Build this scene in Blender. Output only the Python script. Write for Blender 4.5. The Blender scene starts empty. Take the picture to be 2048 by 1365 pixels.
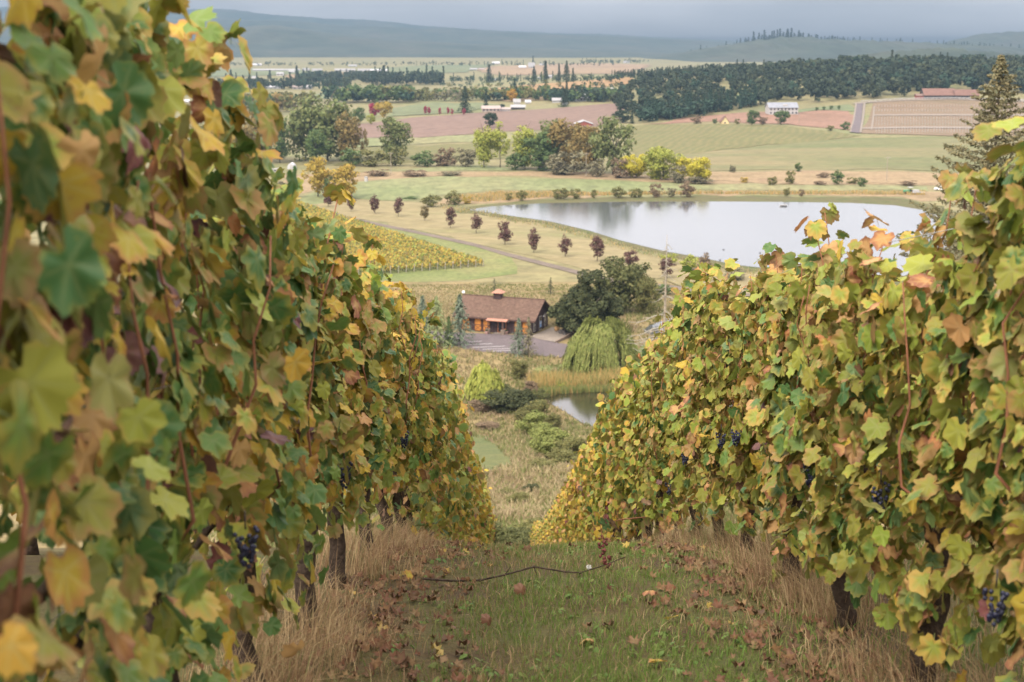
import bpy, bmesh, math, random
import numpy as np
from mathutils import Vector, Matrix
from mathutils.geometry import delaunay_2d_cdt
rng = np.random.default_rng(7)
random.seed(7)
SC = bpy.context.scene
COL = SC.collection
R = math.radians

# ------------------------------------------------------------------ camera, world, sun, exposure
FPX, CXP, CYP, PITCH = 2844.0, 1024.0, 682.5, R(12.05)
cam_d = bpy.data.cameras.new('camera')
cam_d.sensor_width = 36.0
cam_d.lens = 36.0 * FPX / 2048.0
cam_d.clip_start = 0.05
cam_d.clip_end = 30000
cam_d.dof.use_dof = True
cam_d.dof.focus_distance = 9.5
cam_d.dof.aperture_fstop = 4.8
cam = bpy.data.objects.new('camera', cam_d)
COL.objects.link(cam)
cam.location = (0, 0, 0)
cam.rotation_euler = (R(90) - PITCH, 0, 0)
SC.camera = cam

world = bpy.data.worlds.new('World')
SC.world = world
world.use_nodes = True
SUN_EL, SUN_AZ = R(50), R(215)     # soft overcast sun, behind the camera's left shoulder


def build_world():
    nt = world.node_tree
    nt.nodes.clear()
    N, L = nt.nodes.new, nt.links.new
    out = N('ShaderNodeOutputWorld')
    sky = N('ShaderNodeTexSky')
    sky.sky_type = 'NISHITA'
    sky.sun_disc = False
    sky.sun_elevation = SUN_EL
    sky.sun_rotation = SUN_AZ
    sky.air_density = 0.6; sky.dust_density = 5.0; sky.ozone_density = 0.3
    b1 = N('ShaderNodeBackground')
    b1.inputs[1].default_value = 0.05
    L(sky.outputs[0], b1.inputs[0])
    # overcast layer: horizon to zenith brightening plus soft cloud mottling
    tc = N('ShaderNodeTexCoord')
    sep = N('ShaderNodeSeparateXYZ')
    L(tc.outputs['Generated'], sep.inputs[0])
    mx = N('ShaderNodeMath'); mx.operation = 'MAXIMUM'; mx.inputs[1].default_value = 0.0
    L(sep.outputs[2], mx.inputs[0])
    g = N('ShaderNodeMath'); g.operation = 'MULTIPLY_ADD'; g.inputs[1].default_value = 12.0; g.inputs[2].default_value = 1.0
    pw = N('ShaderNodeMath'); pw.operation = 'POWER'; pw.inputs[1].default_value = 0.45
    L(mx.outputs[0], pw.inputs[0]); L(pw.outputs[0], g.inputs[0])
    mp = N('ShaderNodeMapping'); mp.inputs['Scale'].default_value = (3.2, 3.2, 16.0); mp.inputs['Location'].default_value = (0.3, 0.1, 0)
    L(tc.outputs['Generated'], mp.inputs[0])
    no = N('ShaderNodeTexNoise'); no.inputs['Scale'].default_value = 1.6; no.inputs['Detail'].default_value = 4.0
    no.inputs['Roughness'].default_value = 0.5
    L(mp.outputs[0], no.inputs[0])
    cr = N('ShaderNodeValToRGB')
    cr.color_ramp.elements[0].position = 0.36; cr.color_ramp.elements[0].color = (0.080, 0.073, 0.069, 1)
    cr.color_ramp.elements[1].position = 0.66; cr.color_ramp.elements[1].color = (0.122, 0.112, 0.108, 1)
    L(no.outputs[0], cr.inputs[0])
    vm = N('ShaderNodeVectorMath'); vm.operation = 'SCALE'
    L(cr.outputs[0], vm.inputs[0]); L(g.outputs[0], vm.inputs['Scale'])
    b2 = N('ShaderNodeBackground'); b2.inputs[1].default_value = 0.9
    L(vm.outputs[0], b2.inputs[0])
    ad = N('ShaderNodeAddShader')
    L(b1.outputs[0], ad.inputs[0]); L(b2.outputs[0], ad.inputs[1])
    L(ad.outputs[0], out.inputs[0])


build_world()
sun_d = bpy.data.lights.new('sun', 'SUN')
sun_d.energy = 1.1
sun_d.angle = R(25)
sun_d.color = (1.0, 0.96, 0.9)
sun = bpy.data.objects.new('sun', sun_d)
COL.objects.link(sun)
sd = Vector((math.sin(SUN_AZ) * math.cos(SUN_EL), math.cos(SUN_AZ) * math.cos(SUN_EL), math.sin(SUN_EL)))
sun.rotation_euler = sd.to_track_quat('Z', 'Y').to_euler()
SC.view_settings.view_transform = 'Standard'
SC.view_settings.look = 'None'
SC.view_settings.gamma = 1.0
SC.view_settings.use_curve_mapping = False
SC.view_settings.exposure = 1.5
SC.render.engine = 'CYCLES'
SC.cycles.max_bounces = 6
SC.cycles.diffuse_bounces = 3
SC.cycles.glossy_bounces = 2
SC.cycles.transmission_bounces = 2
SC.cycles.volume_bounces = 0
SC.cycles.transparent_max_bounces = 8
SC.cycles.caustics_reflective = False
SC.cycles.caustics_refractive = False

HAZE_DENSITY = 0.000130

# ------------------------------------------------------------------ helpers


def lin(r, g, b, k=0.55):
    f = lambda c: ((c / 255.0 + 0.055) / 1.055) ** 2.4 if c > 10.3 else c / 255.0 / 12.92
    return (f(r) * k, f(g) * k, f(b) * k)


def pchip(xs, ys):
    xs = np.array(xs, float); ys = np.array(ys, float)
    h = np.diff(xs); d = np.diff(ys) / h
    m = np.zeros(len(xs)); m[0] = d[0]; m[-1] = d[-1]
    for i in range(1, len(xs) - 1):
        if d[i - 1] * d[i] > 0:
            w1 = 2 * h[i] + h[i - 1]; w2 = h[i] + 2 * h[i - 1]
            m[i] = (w1 + w2) / (w1 / d[i - 1] + w2 / d[i])

    def f(x):
        x = np.clip(np.asarray(x, float), xs[0], xs[-1])
        i = np.clip(np.searchsorted(xs, x, side='right') - 1, 0, len(xs) - 2)
        t = (x - xs[i]) / h[i]
        return ((1 + 2 * t) * (1 - t) ** 2 * ys[i] + t * (1 - t) ** 2 * h[i] * m[i]
                + t * t * (3 - 2 * t) * ys[i + 1] + t * t * (t - 1) * h[i] * m[i + 1])
    return f


def vnoise(x, y, seed=0):
    x = np.asarray(x, float); y = np.asarray(y, float)
    xi = np.floor(x).astype(np.int64); yi = np.floor(y).astype(np.int64)
    fx = x - xi; fy = y - yi
    fx = fx * fx * (3 - 2 * fx); fy = fy * fy * (3 - 2 * fy)

    def hsh(a, b):
        n = (a * 374761393 + b * 668265263 + seed * 974711) & 0x7fffffff
        n = ((n ^ (n >> 13)) * 1274126177) & 0x7fffffff
        return ((n ^ (n >> 16)) & 0xffff) / 65535.0
    return (hsh(xi, yi) * (1 - fx) + hsh(xi + 1, yi) * fx) * (1 - fy) + (hsh(xi, yi + 1) * (1 - fx) + hsh(xi + 1, yi + 1) * fx) * fy


def sstep(a, b, x):
    t = np.clip((np.asarray(x, float) - a) / (b - a), 0, 1)
    return t * t * (3 - 2 * t)


PROF = pchip([-60, -20, 0, 5.3, 8, 10, 12, 16, 24, 47, 75, 90, 120, 160, 186, 198, 232, 245, 275, 300, 345, 360, 12000],
             [2.0, -.2, -1.55, -2.46, -3.08, -3.72, -4.5, -6.1, -9.3, -18.4, -28.7, -32.6, -39.6, -48.0, -53.6, -55.05, -55.05, -54.4, -54.3, -55.4, -58.0, -58.0, -58.0])


def H(x, y):
    x = np.asarray(x, float); y = np.asarray(y, float)
    z = PROF(y)
    hx = sstep(-120, 420, x) ** 0.7
    z = z + 27 * hx * sstep(900, 1420, y) * (1 - sstep(1550, 2400, y))
    # right-hand swell of farmland in front of the wooded hill
    z = z + 3.5 * sstep(60, 260, x) * sstep(560, 860, y) * (1 - sstep(900, 1010, y))
    # gentle undulation of the far valley, small bumps near
    z = z + 3.0 * (vnoise(x / 320.0, y / 420.0, 3) - .5) * sstep(1500, 2200, y)
    z = z + 1.2 * (vnoise(x / 14.0, y / 14.0, 5) - .5) * sstep(85, 110, y) * (1 - sstep(150, 180, y))
    z = z + 0.07 * (vnoise(x / .55, y / .6, 9) - .5) * (1 - sstep(30, 60, y))
    return z


CP, SP = math.cos(PITCH), math.sin(PITCH)


def ray(px, py):
    u = (px - CXP) / FPX; v = -(py - CYP) / FPX
    # camera axes: right=(1,0,0), forward=(0,CP,-SP), up=(0,SP,CP)
    d = np.array([u, CP + v * SP, -SP + v * CP])
    return d / d[1]


DS = np.concatenate([np.arange(2, 60, .25), np.arange(60, 600, 1.0), np.arange(600, 9000, 5.0)])


def at(px, py, far=None):
    """ground point seen at a photo pixel"""
    d = ray(px, py)
    zz = d[2] * DS; g = H(d[0] * DS, DS)
    below = np.where((zz <= g) & (DS > (far or 0)))[0]
    if len(below) == 0:
        y = 8000.0
    else:
        i = below[0]
        y = DS[i]
        if i > 0:
            a = zz[i - 1] - g[i - 1]; b = zz[i] - g[i]
            if a > b:
                y = DS[i - 1] + (DS[i] - DS[i - 1]) * a / (a - b)
    x = d[0] * y
    return Vector((float(x), float(y), float(H(x, y))))


def at_depth(px, py, y):
    d = ray(px, py)
    return Vector((float(d[0] * y), float(y), float(d[2] * y)))


def ppm(y):
    return FPX / (y * 1.0)


# ---- mesh building
def mesh_np(name, V, faces, mats=(), smooth=False, attrs=None):
    """faces: list of (int array (M,k), material index or array)"""
    me = bpy.data.meshes.new(name)
    V = np.asarray(V, np.float32)
    me.vertices.add(len(V)); me.vertices.foreach_set('co', V.ravel())
    li, ls, mi = [], [], []
    st = 0
    for F, m in faces:
        F = np.asarray(F, np.int32)
        if len(F) == 0:
            continue
        k = F.shape[1]
        li.append(F.ravel()); ls.append(st + np.arange(len(F), dtype=np.int32) * k)
        mi.append(np.full(len(F), m, np.int32) if np.isscalar(m) else np.asarray(m, np.int32))
        st += F.size
    li = np.concatenate(li); ls = np.concatenate(ls); mi = np.concatenate(mi)
    me.loops.add(len(li)); me.loops.foreach_set('vertex_index', li)
    me.polygons.add(len(ls)); me.polygons.foreach_set('loop_start', ls)
    me.polygons.foreach_set('material_index', mi)
    if smooth:
        me.polygons.foreach_set('use_smooth', np.ones(len(ls), bool))
    for an, av in (attrs or {}).items():
        a = me.attributes.new(an, 'FLOAT', 'POINT')
        a.data.foreach_set('value', np.asarray(av, np.float32))
    for m in mats:
        me.materials.append(m)
    me.update(calc_edges=True)
    me.validate()
    return me


class MB:
    def __init__(s):
        s.v = []; s.f = []; s.m = []; s.cur = 0

    def poly(s, pts):
        b = len(s.v); s.v += [tuple(p) for p in pts]; s.f.append(tuple(range(b, b + len(pts)))); s.m.append(s.cur); return s

    def box(s, x0, x1, y0, y1, z0, z1):
        b = len(s.v)
        s.v += [(x0, y0, z0), (x1, y0, z0), (x1, y1, z0), (x0, y1, z0), (x0, y0, z1), (x1, y0, z1), (x1, y1, z1), (x0, y1, z1)]
        for q in ((0, 3, 2, 1), (4, 5, 6, 7), (0, 1, 5, 4), (1, 2, 6, 5), (2, 3, 7, 6), (3, 0, 4, 7)):
            s.f.append(tuple(b + i for i in q)); s.m.append(s.cur)
        return s

    def beam(s, p, q, w, h):
        """box along p->q"""
        p = Vector(p); q = Vector(q); d = (q - p).normalized()
        up = Vector((0, 0, 1)) if abs(d.z) < .9 else Vector((1, 0, 0))
        a = d.cross(up).normalized(); c = a.cross(d)
        b = len(s.v)
        for o in (p, q):
            for i, j in ((-1, -1), (1, -1), (1, 1), (-1, 1)):
                s.v.append(tuple(o + a * i * w / 2 + c * j * h / 2))
        for k in ((3, 2, 1, 0), (4, 5, 6, 7), (0, 1, 5, 4), (1, 2, 6, 5), (2, 3, 7, 6), (3, 0, 4, 7)):
            s.f.append(tuple(b + i for i in k)); s.m.append(s.cur)
        return s

    def tube(s, path, rad, n=6):
        path = [Vector(p) for p in path]
        rings = []
        ref = Vector((.31, .17, .93))
        for i, p in enumerate(path):
            d = (path[min(i + 1, len(path) - 1)] - path[max(i - 1, 0)]).normalized()
            r = ref if abs(d.dot(ref)) < .92 else Vector((1, 0, 0))
            a = d.cross(r).normalized(); c = d.cross(a)
            rr = rad[i] if hasattr(rad, '__len__') else rad
            b = len(s.v)
            for k in range(n):
                t = 2 * math.pi * k / n
                s.v.append(tuple(p + a * math.cos(t) * rr + c * math.sin(t) * rr))
            rings.append(b)
        for i in range(len(rings) - 1):
            for k in range(n):
                s.f.append((rings[i] + k, rings[i] + (k + 1) % n, rings[i + 1] + (k + 1) % n, rings[i + 1] + k)); s.m.append(s.cur)
        s.f.append(tuple(rings[0] + k for k in range(n))[::-1]); s.m.append(s.cur)
        s.f.append(tuple(rings[-1] + k for k in range(n))); s.m.append(s.cur)
        return s

    def ball(s, c, r, nu=8, nv=5, sz=1.0):
        b = len(s.v); c = Vector(c)
        s.v.append(tuple(c + Vector((0, 0, r * sz))))
        for j in range(1, nv):
            t = math.pi * j / nv
            for i in range(nu):
                p = 2 * math.pi * i / nu
                s.v.append(tuple(c + Vector((r * math.sin(t) * math.cos(p), r * math.sin(t) * math.sin(p), r * sz * math.cos(t)))))
        s.v.append(tuple(c - Vector((0, 0, r * sz))))
        e = len(s.v) - 1
        for i in range(nu):
            s.f.append((b, b + 1 + i, b + 1 + (i + 1) % nu)); s.m.append(s.cur)
            o = b + 1 + (nv - 2) * nu
            s.f.append((e, o + (i + 1) % nu, o + i)); s.m.append(s.cur)
        for j in range(nv - 2):
            o = b + 1 + j * nu
            for i in range(nu):
                s.f.append((o + i, o + nu + i, o + nu + (i + 1) % nu, o + (i + 1) % nu)); s.m.append(s.cur)
        return s

    def mesh(s, name, mats, smooth=False):
        me = bpy.data.meshes.new(name)
        me.from_pydata(s.v, [], s.f)
        for m in (mats if isinstance(mats, (list, tuple)) else [mats]):
            me.materials.append(m)
        me.polygons.foreach_set('material_index', s.m)
        if smooth:
            me.polygons.foreach_set('use_smooth', [True] * len(s.f))
        me.update()
        return me


def link(name, data, parent=None, loc=None, kind=None):
    o = bpy.data.objects.new(name, data)
    COL.objects.link(o)
    if parent is not None:
        o.parent = parent
    if loc is not None:
        o.location = loc
    if kind:
        o['kind'] = kind
    return o


def tag(o, label, cat, group=None, kind=None):
    o['label'] = label
    if cat:
        o['category'] = cat
    if group:
        o['group'] = group
    if kind:
        o['kind'] = kind
    return o


def thing(name, loc, label, cat, group=None, rz=0.0):
    o = link(name, None, loc=loc)
    o.rotation_euler = (0, 0, rz)
    return tag(o, label, cat, group)


# ---- materials
def new_mat(name):
    m = bpy.data.materials.new(name); m.use_nodes = True
    nt = m.node_tree
    for n in list(nt.nodes):
        nt.nodes.remove(n)
    out = nt.nodes.new('ShaderNodeOutputMaterial')
    return m, nt, out


def ramp(nt, fac, cols, pos=None):
    r = nt.nodes.new('ShaderNodeValToRGB')
    e = r.color_ramp.elements
    n = len(cols)
    pos = pos or [i / max(1, n - 1) for i in range(n)]
    while len(e) < n:
        e.new(0.5)
    for i in range(n):
        e[i].position = pos[i]; e[i].color = (*cols[i], 1)
    nt.links.new(fac, r.inputs[0])
    return r.outputs[0]


def noise(nt, vec, scale, detail=4, rough=.55, dist=0.0):
    n = nt.nodes.new('ShaderNodeTexNoise')
    n.inputs['Scale'].default_value = scale; n.inputs['Detail'].default_value = detail
    n.inputs['Roughness'].default_value = rough; n.inputs['Distortion'].default_value = dist
    if vec is not None:
        nt.links.new(vec, n.inputs['Vector'])
    return n.outputs[0]


def mathn(nt, op, a, b=None, c=None):
    n = nt.nodes.new('ShaderNodeMath'); n.operation = op
    for i, v in enumerate((a, b, c)):
        if v is None:
            continue
        if isinstance(v, (int, float)):
            n.inputs[i].default_value = v
        else:
            nt.links.new(v, n.inputs[i])
    return n.outputs[0]


def mixc(nt, fac, a, b, mode='MIX'):
    n = nt.nodes.new('ShaderNodeMix'); n.data_type = 'RGBA'; n.blend_type = mode
    for s, v in ((n.inputs[0], fac), (n.inputs[6], a), (n.inputs[7], b)):
        if isinstance(v, (int, float)):
            s.default_value = v
        elif isinstance(v, tuple):
            s.default_value = (*v, 1) if len(v) == 3 else v
        else:
            nt.links.new(v, s)
    return n.outputs[2]


def surf(name, cols, scale=1.0, fine=None, rough=.9, spec=.2, bump=0.0, stretch=None, rot=0.0, rows=None, metal=0.0):
    """noise-mottled matte surface in world space; rows=(period m, strength, colour) adds crop rows"""
    m, nt, out = new_mat(name)
    geo = nt.nodes.new('ShaderNodeNewGeometry')
    mp = nt.nodes.new('ShaderNodeMapping')
    mp.inputs['Rotation'].default_value = (0, 0, rot)
    if stretch:
        mp.inputs['Scale'].default_value = stretch
    nt.links.new(geo.outputs['Position'], mp.inputs[0])
    n1 = noise(nt, mp.outputs[0], scale, 5, .6)
    s = nt.nodes.new('ShaderNodeMapRange'); s.inputs[1].default_value = .3; s.inputs[2].default_value = .7
    nt.links.new(n1, s.inputs[0])
    c = ramp(nt, s.outputs[0], cols)
    n2 = noise(nt, mp.outputs[0], fine or scale * 9, 4, .65)
    c = mixc(nt, .55, c, ramp(nt, n2, [(.45, .45, .45), (1.5, 1.5, 1.5)], [.3, .7]), 'MULTIPLY')
    if rows:
        sep = nt.nodes.new('ShaderNodeSeparateXYZ'); nt.links.new(mp.outputs[0], sep.inputs[0])
        wob = mathn(nt, 'MULTIPLY', noise(nt, mp.outputs[0], .02, 2), rows[0] * 2)
        w = mathn(nt, 'SINE', mathn(nt, 'MULTIPLY', mathn(nt, 'ADD', sep.outputs[0], wob), 2 * math.pi / rows[0]))
        f = mathn(nt, 'MULTIPLY', mathn(nt, 'MULTIPLY_ADD', w, .5, .5), rows[1])
        c = mixc(nt, f, c, rows[2])
    p = nt.nodes.new('ShaderNodeBsdfPrincipled')
    p.inputs['Roughness'].default_value = rough; p.inputs['Specular IOR Level'].default_value = spec
    p.inputs['Metallic'].default_value = metal
    nt.links.new(c, p.inputs['Base Color'])
    if bump:
        b = nt.nodes.new('ShaderNodeBump'); b.inputs['Strength'].default_value = bump; b.inputs['Distance'].default_value = .05
        nt.links.new(n2, b.inputs['Height']); nt.links.new(b.outputs[0], p.inputs['Normal'])
    nt.links.new(p.outputs[0], out.inputs[0])
    return m


def foliage(name, cols, trans=.25, edge=None, vein=None, spec=.25, rough=.55, pos=None, blotch=None):
    """colour differs per leaf (per mesh island and per object); edge = colour creeping in from the margin"""
    m, nt, out = new_mat(name)
    geo = nt.nodes.new('ShaderNodeNewGeometry'); oi = nt.nodes.new('ShaderNodeObjectInfo')
    r = mathn(nt, 'FRACT', mathn(nt, 'ADD', geo.outputs['Random Per Island'], oi.outputs['Random']))
    c = ramp(nt, r, cols, pos)
    if edge is not None:
        at_ = nt.nodes.new('ShaderNodeAttribute'); at_.attribute_name = 'edge'
        tc = nt.nodes.new('ShaderNodeTexCoord')
        wn = noise(nt, geo.outputs['Position'], 26.0, 3, .6)
        r2 = mathn(nt, 'FRACT', mathn(nt, 'MULTIPLY', r, 17.31))
        e = mathn(nt, 'ADD', mathn(nt, 'MULTIPLY', at_.outputs['Fac'], .75), mathn(nt, 'MULTIPLY', wn, .8))
        e = mathn(nt, 'ADD', e, mathn(nt, 'MULTIPLY', r2, .55))
        s = nt.nodes.new('ShaderNodeMapRange'); s.inputs[1].default_value = 1.14; s.inputs[2].default_value = 1.50
        nt.links.new(e, s.inputs[0])
        c = mixc(nt, s.outputs[0], c, edge)
    if blotch is not None:
        wn2 = noise(nt, geo.outputs['Position'], 60.0, 3, .6)
        s2 = nt.nodes.new('ShaderNodeMapRange'); s2.inputs[1].default_value = .58; s2.inputs[2].default_value = .72
        nt.links.new(wn2, s2.inputs[0])
        c = mixc(nt, mathn(nt, 'MULTIPLY', s2.outputs[0], .7), c, blotch)
    if vein is not None:
        av = nt.nodes.new('ShaderNodeAttribute'); av.attribute_name = 'vein'
        c = mixc(nt, mathn(nt, 'MULTIPLY', mathn(nt, 'POWER', av.outputs['Fac'], 3.0), .6), c, vein)
    p = nt.nodes.new('ShaderNodeBsdfPrincipled')
    p.inputs['Roughness'].default_value = rough; p.inputs['Specular IOR Level'].default_value = spec * .6
    back = mixc(nt, mathn(nt, 'MULTIPLY', geo.outputs['Backfacing'], .2), c, (.22, .25, .16))
    nt.links.new(back if edge is not None else c, p.inputs['Base Color'])
    t = nt.nodes.new('ShaderNodeBsdfTranslucent'); nt.links.new(c, t.inputs[0])
    mx = nt.nodes.new('ShaderNodeMixShader'); mx.inputs[0].default_value = trans
    nt.links.new(p.outputs[0], mx.inputs[1]); nt.links.new(t.outputs[0], mx.inputs[2])
    nt.links.new(mx.outputs[0], out.inputs[0])
    return m


def plain(name, col, rough=.7, spec=.3, var=.25, scale=3.0, bump=0.0, emit=None):
    m, nt, out = new_mat(name)
    tc = nt.nodes.new('ShaderNodeTexCoord')
    n = noise(nt, tc.outputs['Object'], scale, 5, .6)
    a = tuple(v * (1 - var) for v in col); b = tuple(min(1, v * (1 + var)) for v in col)
    c = ramp(nt, n, [a, b], [.3, .7])
    p = nt.nodes.new('ShaderNodeBsdfPrincipled')
    p.inputs['Roughness'].default_value = rough; p.inputs['Specular IOR Level'].default_value = spec
    nt.links.new(c, p.inputs['Base Color'])
    if bump:
        b = nt.nodes.new('ShaderNodeBump'); b.inputs['Strength'].default_value = bump; b.inputs['Distance'].default_value = .02
        nt.links.new(n, b.inputs['Height']); nt.links.new(b.outputs[0], p.inputs['Normal'])
    if emit:
        p.inputs['Emission Color'].default_value = (*col, 1); p.inputs['Emission Strength'].default_value = emit
    nt.links.new(p.outputs[0], out.inputs[0])
    return m


def water_mat(name, deep, ripple):
    m, nt, out = new_mat(name)
    geo = nt.nodes.new('ShaderNodeNewGeometry')
    mp = nt.nodes.new('ShaderNodeMapping'); mp.inputs['Scale'].default_value = (1, .45, 1)
    nt.links.new(geo.outputs['Position'], mp.inputs[0])
    n = noise(nt, mp.outputs[0], 1.1, 3, .6)
    n2 = noise(nt, mp.outputs[0], .13, 3, .6)
    p = nt.nodes.new('ShaderNodeBsdfPrincipled')
    p.inputs['Base Color'].default_value = (*deep, 1)
    p.inputs['Roughness'].default_value = .11
    p.inputs['IOR'].default_value = 1.7
    b = nt.nodes.new('ShaderNodeBump'); b.inputs['Strength'].default_value = ripple; b.inputs['Distance'].default_value = .06
    nt.links.new(mathn(nt, 'MULTIPLY', n, mathn(nt, 'MULTIPLY_ADD', n2, 1.2, .2)), b.inputs['Height'])
    nt.links.new(b.outputs[0], p.inputs['Normal'])
    nt.links.new(p.outputs[0], out.inputs[0])
    return m


# ------------------------------------------------------------------ ground
def inside(poly, X, Y):
    poly = np.asarray(poly, float)
    c = np.zeros(len(X), bool)
    j = len(poly) - 1
    for i in range(len(poly)):
        xi, yi = poly[i][:2]; xj, yj = poly[j][:2]
        if yi != yj:
            t = ((yi > Y) != (yj > Y)) & (X < (xj - xi) * (Y - yi) / (yj - yi) + xi)
            c ^= t
        j = i
    return c


def terrain():
    ys = np.concatenate([np.arange(-40, 0, 4.0), np.arange(0, 30, .3), np.arange(30, 120, 1.5), np.arange(120, 400, 5),
                         np.geomspace(400, 9000, 150)])
    ts = np.linspace(-1, 1, 121)
    YY, TT = np.meshgrid(ys, ts, indexing='ij')
    XX = TT * (14 + .8 * np.abs(YY))
    XX = np.where((YY < 30), np.sign(TT) * (np.abs(TT) ** 1.5) * (14 + .8 * np.abs(YY)), XX)
    ZZ = H(XX, YY)
    V = np.stack([XX.ravel(), YY.ravel(), ZZ.ravel()], 1)
    ny, nx = XX.shape
    i = np.arange(ny - 1)[:, None] * nx + np.arange(nx - 1)[None, :]
    F = np.stack([i, i + 1, i + nx + 1, i + nx], -1).reshape(-1, 4)
    yc = np.repeat((ys[:-1] + ys[1:]) / 2, nx - 1)
    mi = np.where(yc < 84, 0, np.where(yc < 340, 1, 2))
    me = mesh_np('ground', V, [(F, mi)], [M['aisle'], M['meadow'], M['valley']], smooth=True)
    link('ground', me, kind='structure')


def drape(name, world_poly, mat, off=.05, step=None, level=None, kind='structure'):
    """a field laid on the terrain as its own sheet"""
    P = [Vector((p[0], p[1])) for p in world_poly]
    ymid = sum(p.y for p in P) / len(P)
    step = step or max(1.0, ymid * .012)
    # densify border with slight irregularity
    B = []
    for i, p in enumerate(P):
        q = P[(i + 1) % len(P)]
        n = max(1, int((q - p).length / (step * 1.5)))
        n = min(n, 60)
        for k in range(n):
            B.append(p.lerp(q, k / n))
    if level is None and any(w in name for w in ('field', 'meadow', 'strip', 'bank', 'lawn', 'path', 'marsh')):
        B = [p + Vector((rng.normal(0, .22) * step, rng.normal(0, .5) * step)) for p in B]
    pts = list(B)
    xs = [p.x for p in B]; y_s = [p.y for p in B]
    if level is None:
        nx = min(70, int((max(xs) - min(xs)) / step) + 1); nyy = min(70, int((max(y_s) - min(y_s)) / step) + 1)
        gx, gy = np.meshgrid(np.linspace(min(xs), max(xs), nx + 2), np.linspace(min(y_s), max(y_s), nyy + 2))
        gx = gx.ravel() + rng.uniform(-.1, .1, gx.size) * step; gy = gy.ravel() + rng.uniform(-.1, .1, gy.size) * step
        m = inside([(p.x, p.y) for p in B], gx, gy)
        pts += [Vector((a, b)) for a, b in zip(gx[m], gy[m])]
    nb = len(B)
    r = delaunay_2d_cdt(pts, [(i, (i + 1) % nb) for i in range(nb)], [], 1, 1e-5)
    V2 = np.array([(v.x, v.y) for v in r[0]])
    Z = H(V2[:, 0], V2[:, 1]) + off if level is None else np.full(len(V2), level)
    me = bpy.data.meshes.new(name)
    fs = []
    for f in r[2]:
        a, b, c = [r[0][k] for k in f[:3]]
        fs.append(tuple(f) if (b - a).cross(c - a) > 0 else tuple(f)[::-1])
    me.from_pydata(np.column_stack([V2, Z]).tolist(), [], fs)
    me.materials.append(mat)
    me.polygons.foreach_set('use_smooth', [True] * len(fs))
    me.update()
    return link(name, me, kind=kind)


def pxpoly(pts):
    return [at(*p) for p in pts]


M = {}
M['aisle'] = surf('aisle_soil', [lin(84, 62, 48), lin(104, 92, 56), lin(96, 104, 56)], 1.4, 22, bump=.6)
M['meadow'] = surf('dry_meadow', [lin(112, 108, 66), lin(152, 134, 90), lin(168, 148, 104)], .09, 1.6, bump=.3)
M['valley'] = surf('valley_grass', [lin(120, 122, 82), lin(150, 140, 98), lin(128, 136, 88)], .012, .25)
M['green_field'] = surf('green_field', [lin(118, 132, 82), lin(140, 144, 98), lin(156, 146, 104)], .012, .3, stretch=(1, .35, 1))
M['crop_green'] = surf('crop_field', [lin(118, 116, 70), lin(134, 126, 80), lin(124, 124, 74)], .03, .45, rows=(5.0, .45, lin(100, 108, 58)), rot=.25)
M['pale_green'] = surf('pale_green_field', [lin(112, 120, 74), lin(134, 130, 88), lin(152, 136, 98)], .010, .25, stretch=(.6, 2.2, 1))
M['hay'] = surf('mown_hay', [lin(148, 138, 98), lin(162, 148, 108), lin(138, 136, 90)], .03, .5, stretch=(.5, 1, 1), rows=(7.0, .35, lin(138, 128, 88)), rot=-.7)
M['dry_tan'] = surf('dry_tan_grass', [lin(140, 120, 86), lin(168, 146, 110), lin(154, 130, 98)], .05, .6)
M['ploughed'] = surf('ploughed_soil', [lin(118, 96, 84), lin(138, 114, 100), lin(126, 102, 90)], .008, .2, rows=(11.0, .5, lin(150, 124, 106)), rot=.55)
M['red_soil'] = surf('red_soil', [lin(146, 112, 90), lin(160, 124, 102), lin(140, 110, 88)], .015, .25)
M['far_tan'] = surf('far_tan_field', [lin(150, 126, 96), lin(168, 142, 110), lin(158, 138, 100)], .006, .1)
M['far_green'] = surf('far_green_field', [lin(108, 120, 82), lin(124, 132, 92), lin(116, 122, 84)], .006, .1)
M['orange_slope'] = surf('orange_slope', [lin(156, 122, 82), lin(176, 142, 98), lin(160, 132, 88)], .010, .15)
M['vine_hill'] = surf('hill_vineyard_ground', [lin(138, 112, 90), lin(148, 124, 100), lin(130, 112, 84)], .02, .3, rows=(4.0, .5, lin(120, 112, 82)), rot=.02)
M['lawn'] = surf('green_lawn', [lin(118, 130, 72), lin(132, 138, 82), lin(146, 142, 92)], .05, .8)
M['road'] = surf('gravel_road', [lin(118, 106, 94), lin(138, 124, 110)], .2, 2.0)
M['asphalt'] = surf('asphalt', [lin(112, 102, 102), lin(128, 116, 116)], .25, 3.0)
M['concrete'] = surf('concrete', [lin(150, 138, 124), lin(168, 156, 142)], .4, 4.0)
M['mud'] = surf('pond_mud', [lin(98, 92, 62), lin(112, 108, 66), lin(88, 100, 52)], .15, 1.4)
M['paint'] = surf('white_line_paint', [(.36, .35, .34), (.5, .49, .47)], 1.5, 8)
M['water'] = water_mat('pond_water', (.06, .066, .07), .12)
M['water2'] = water_mat('small_pond_water', (.020, .018, .009), .10)
M['hill'] = surf('forested_hill', [(.018, .030, .018), (.035, .045, .028), (.05, .052, .034)], .004, .02)
terrain()

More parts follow.
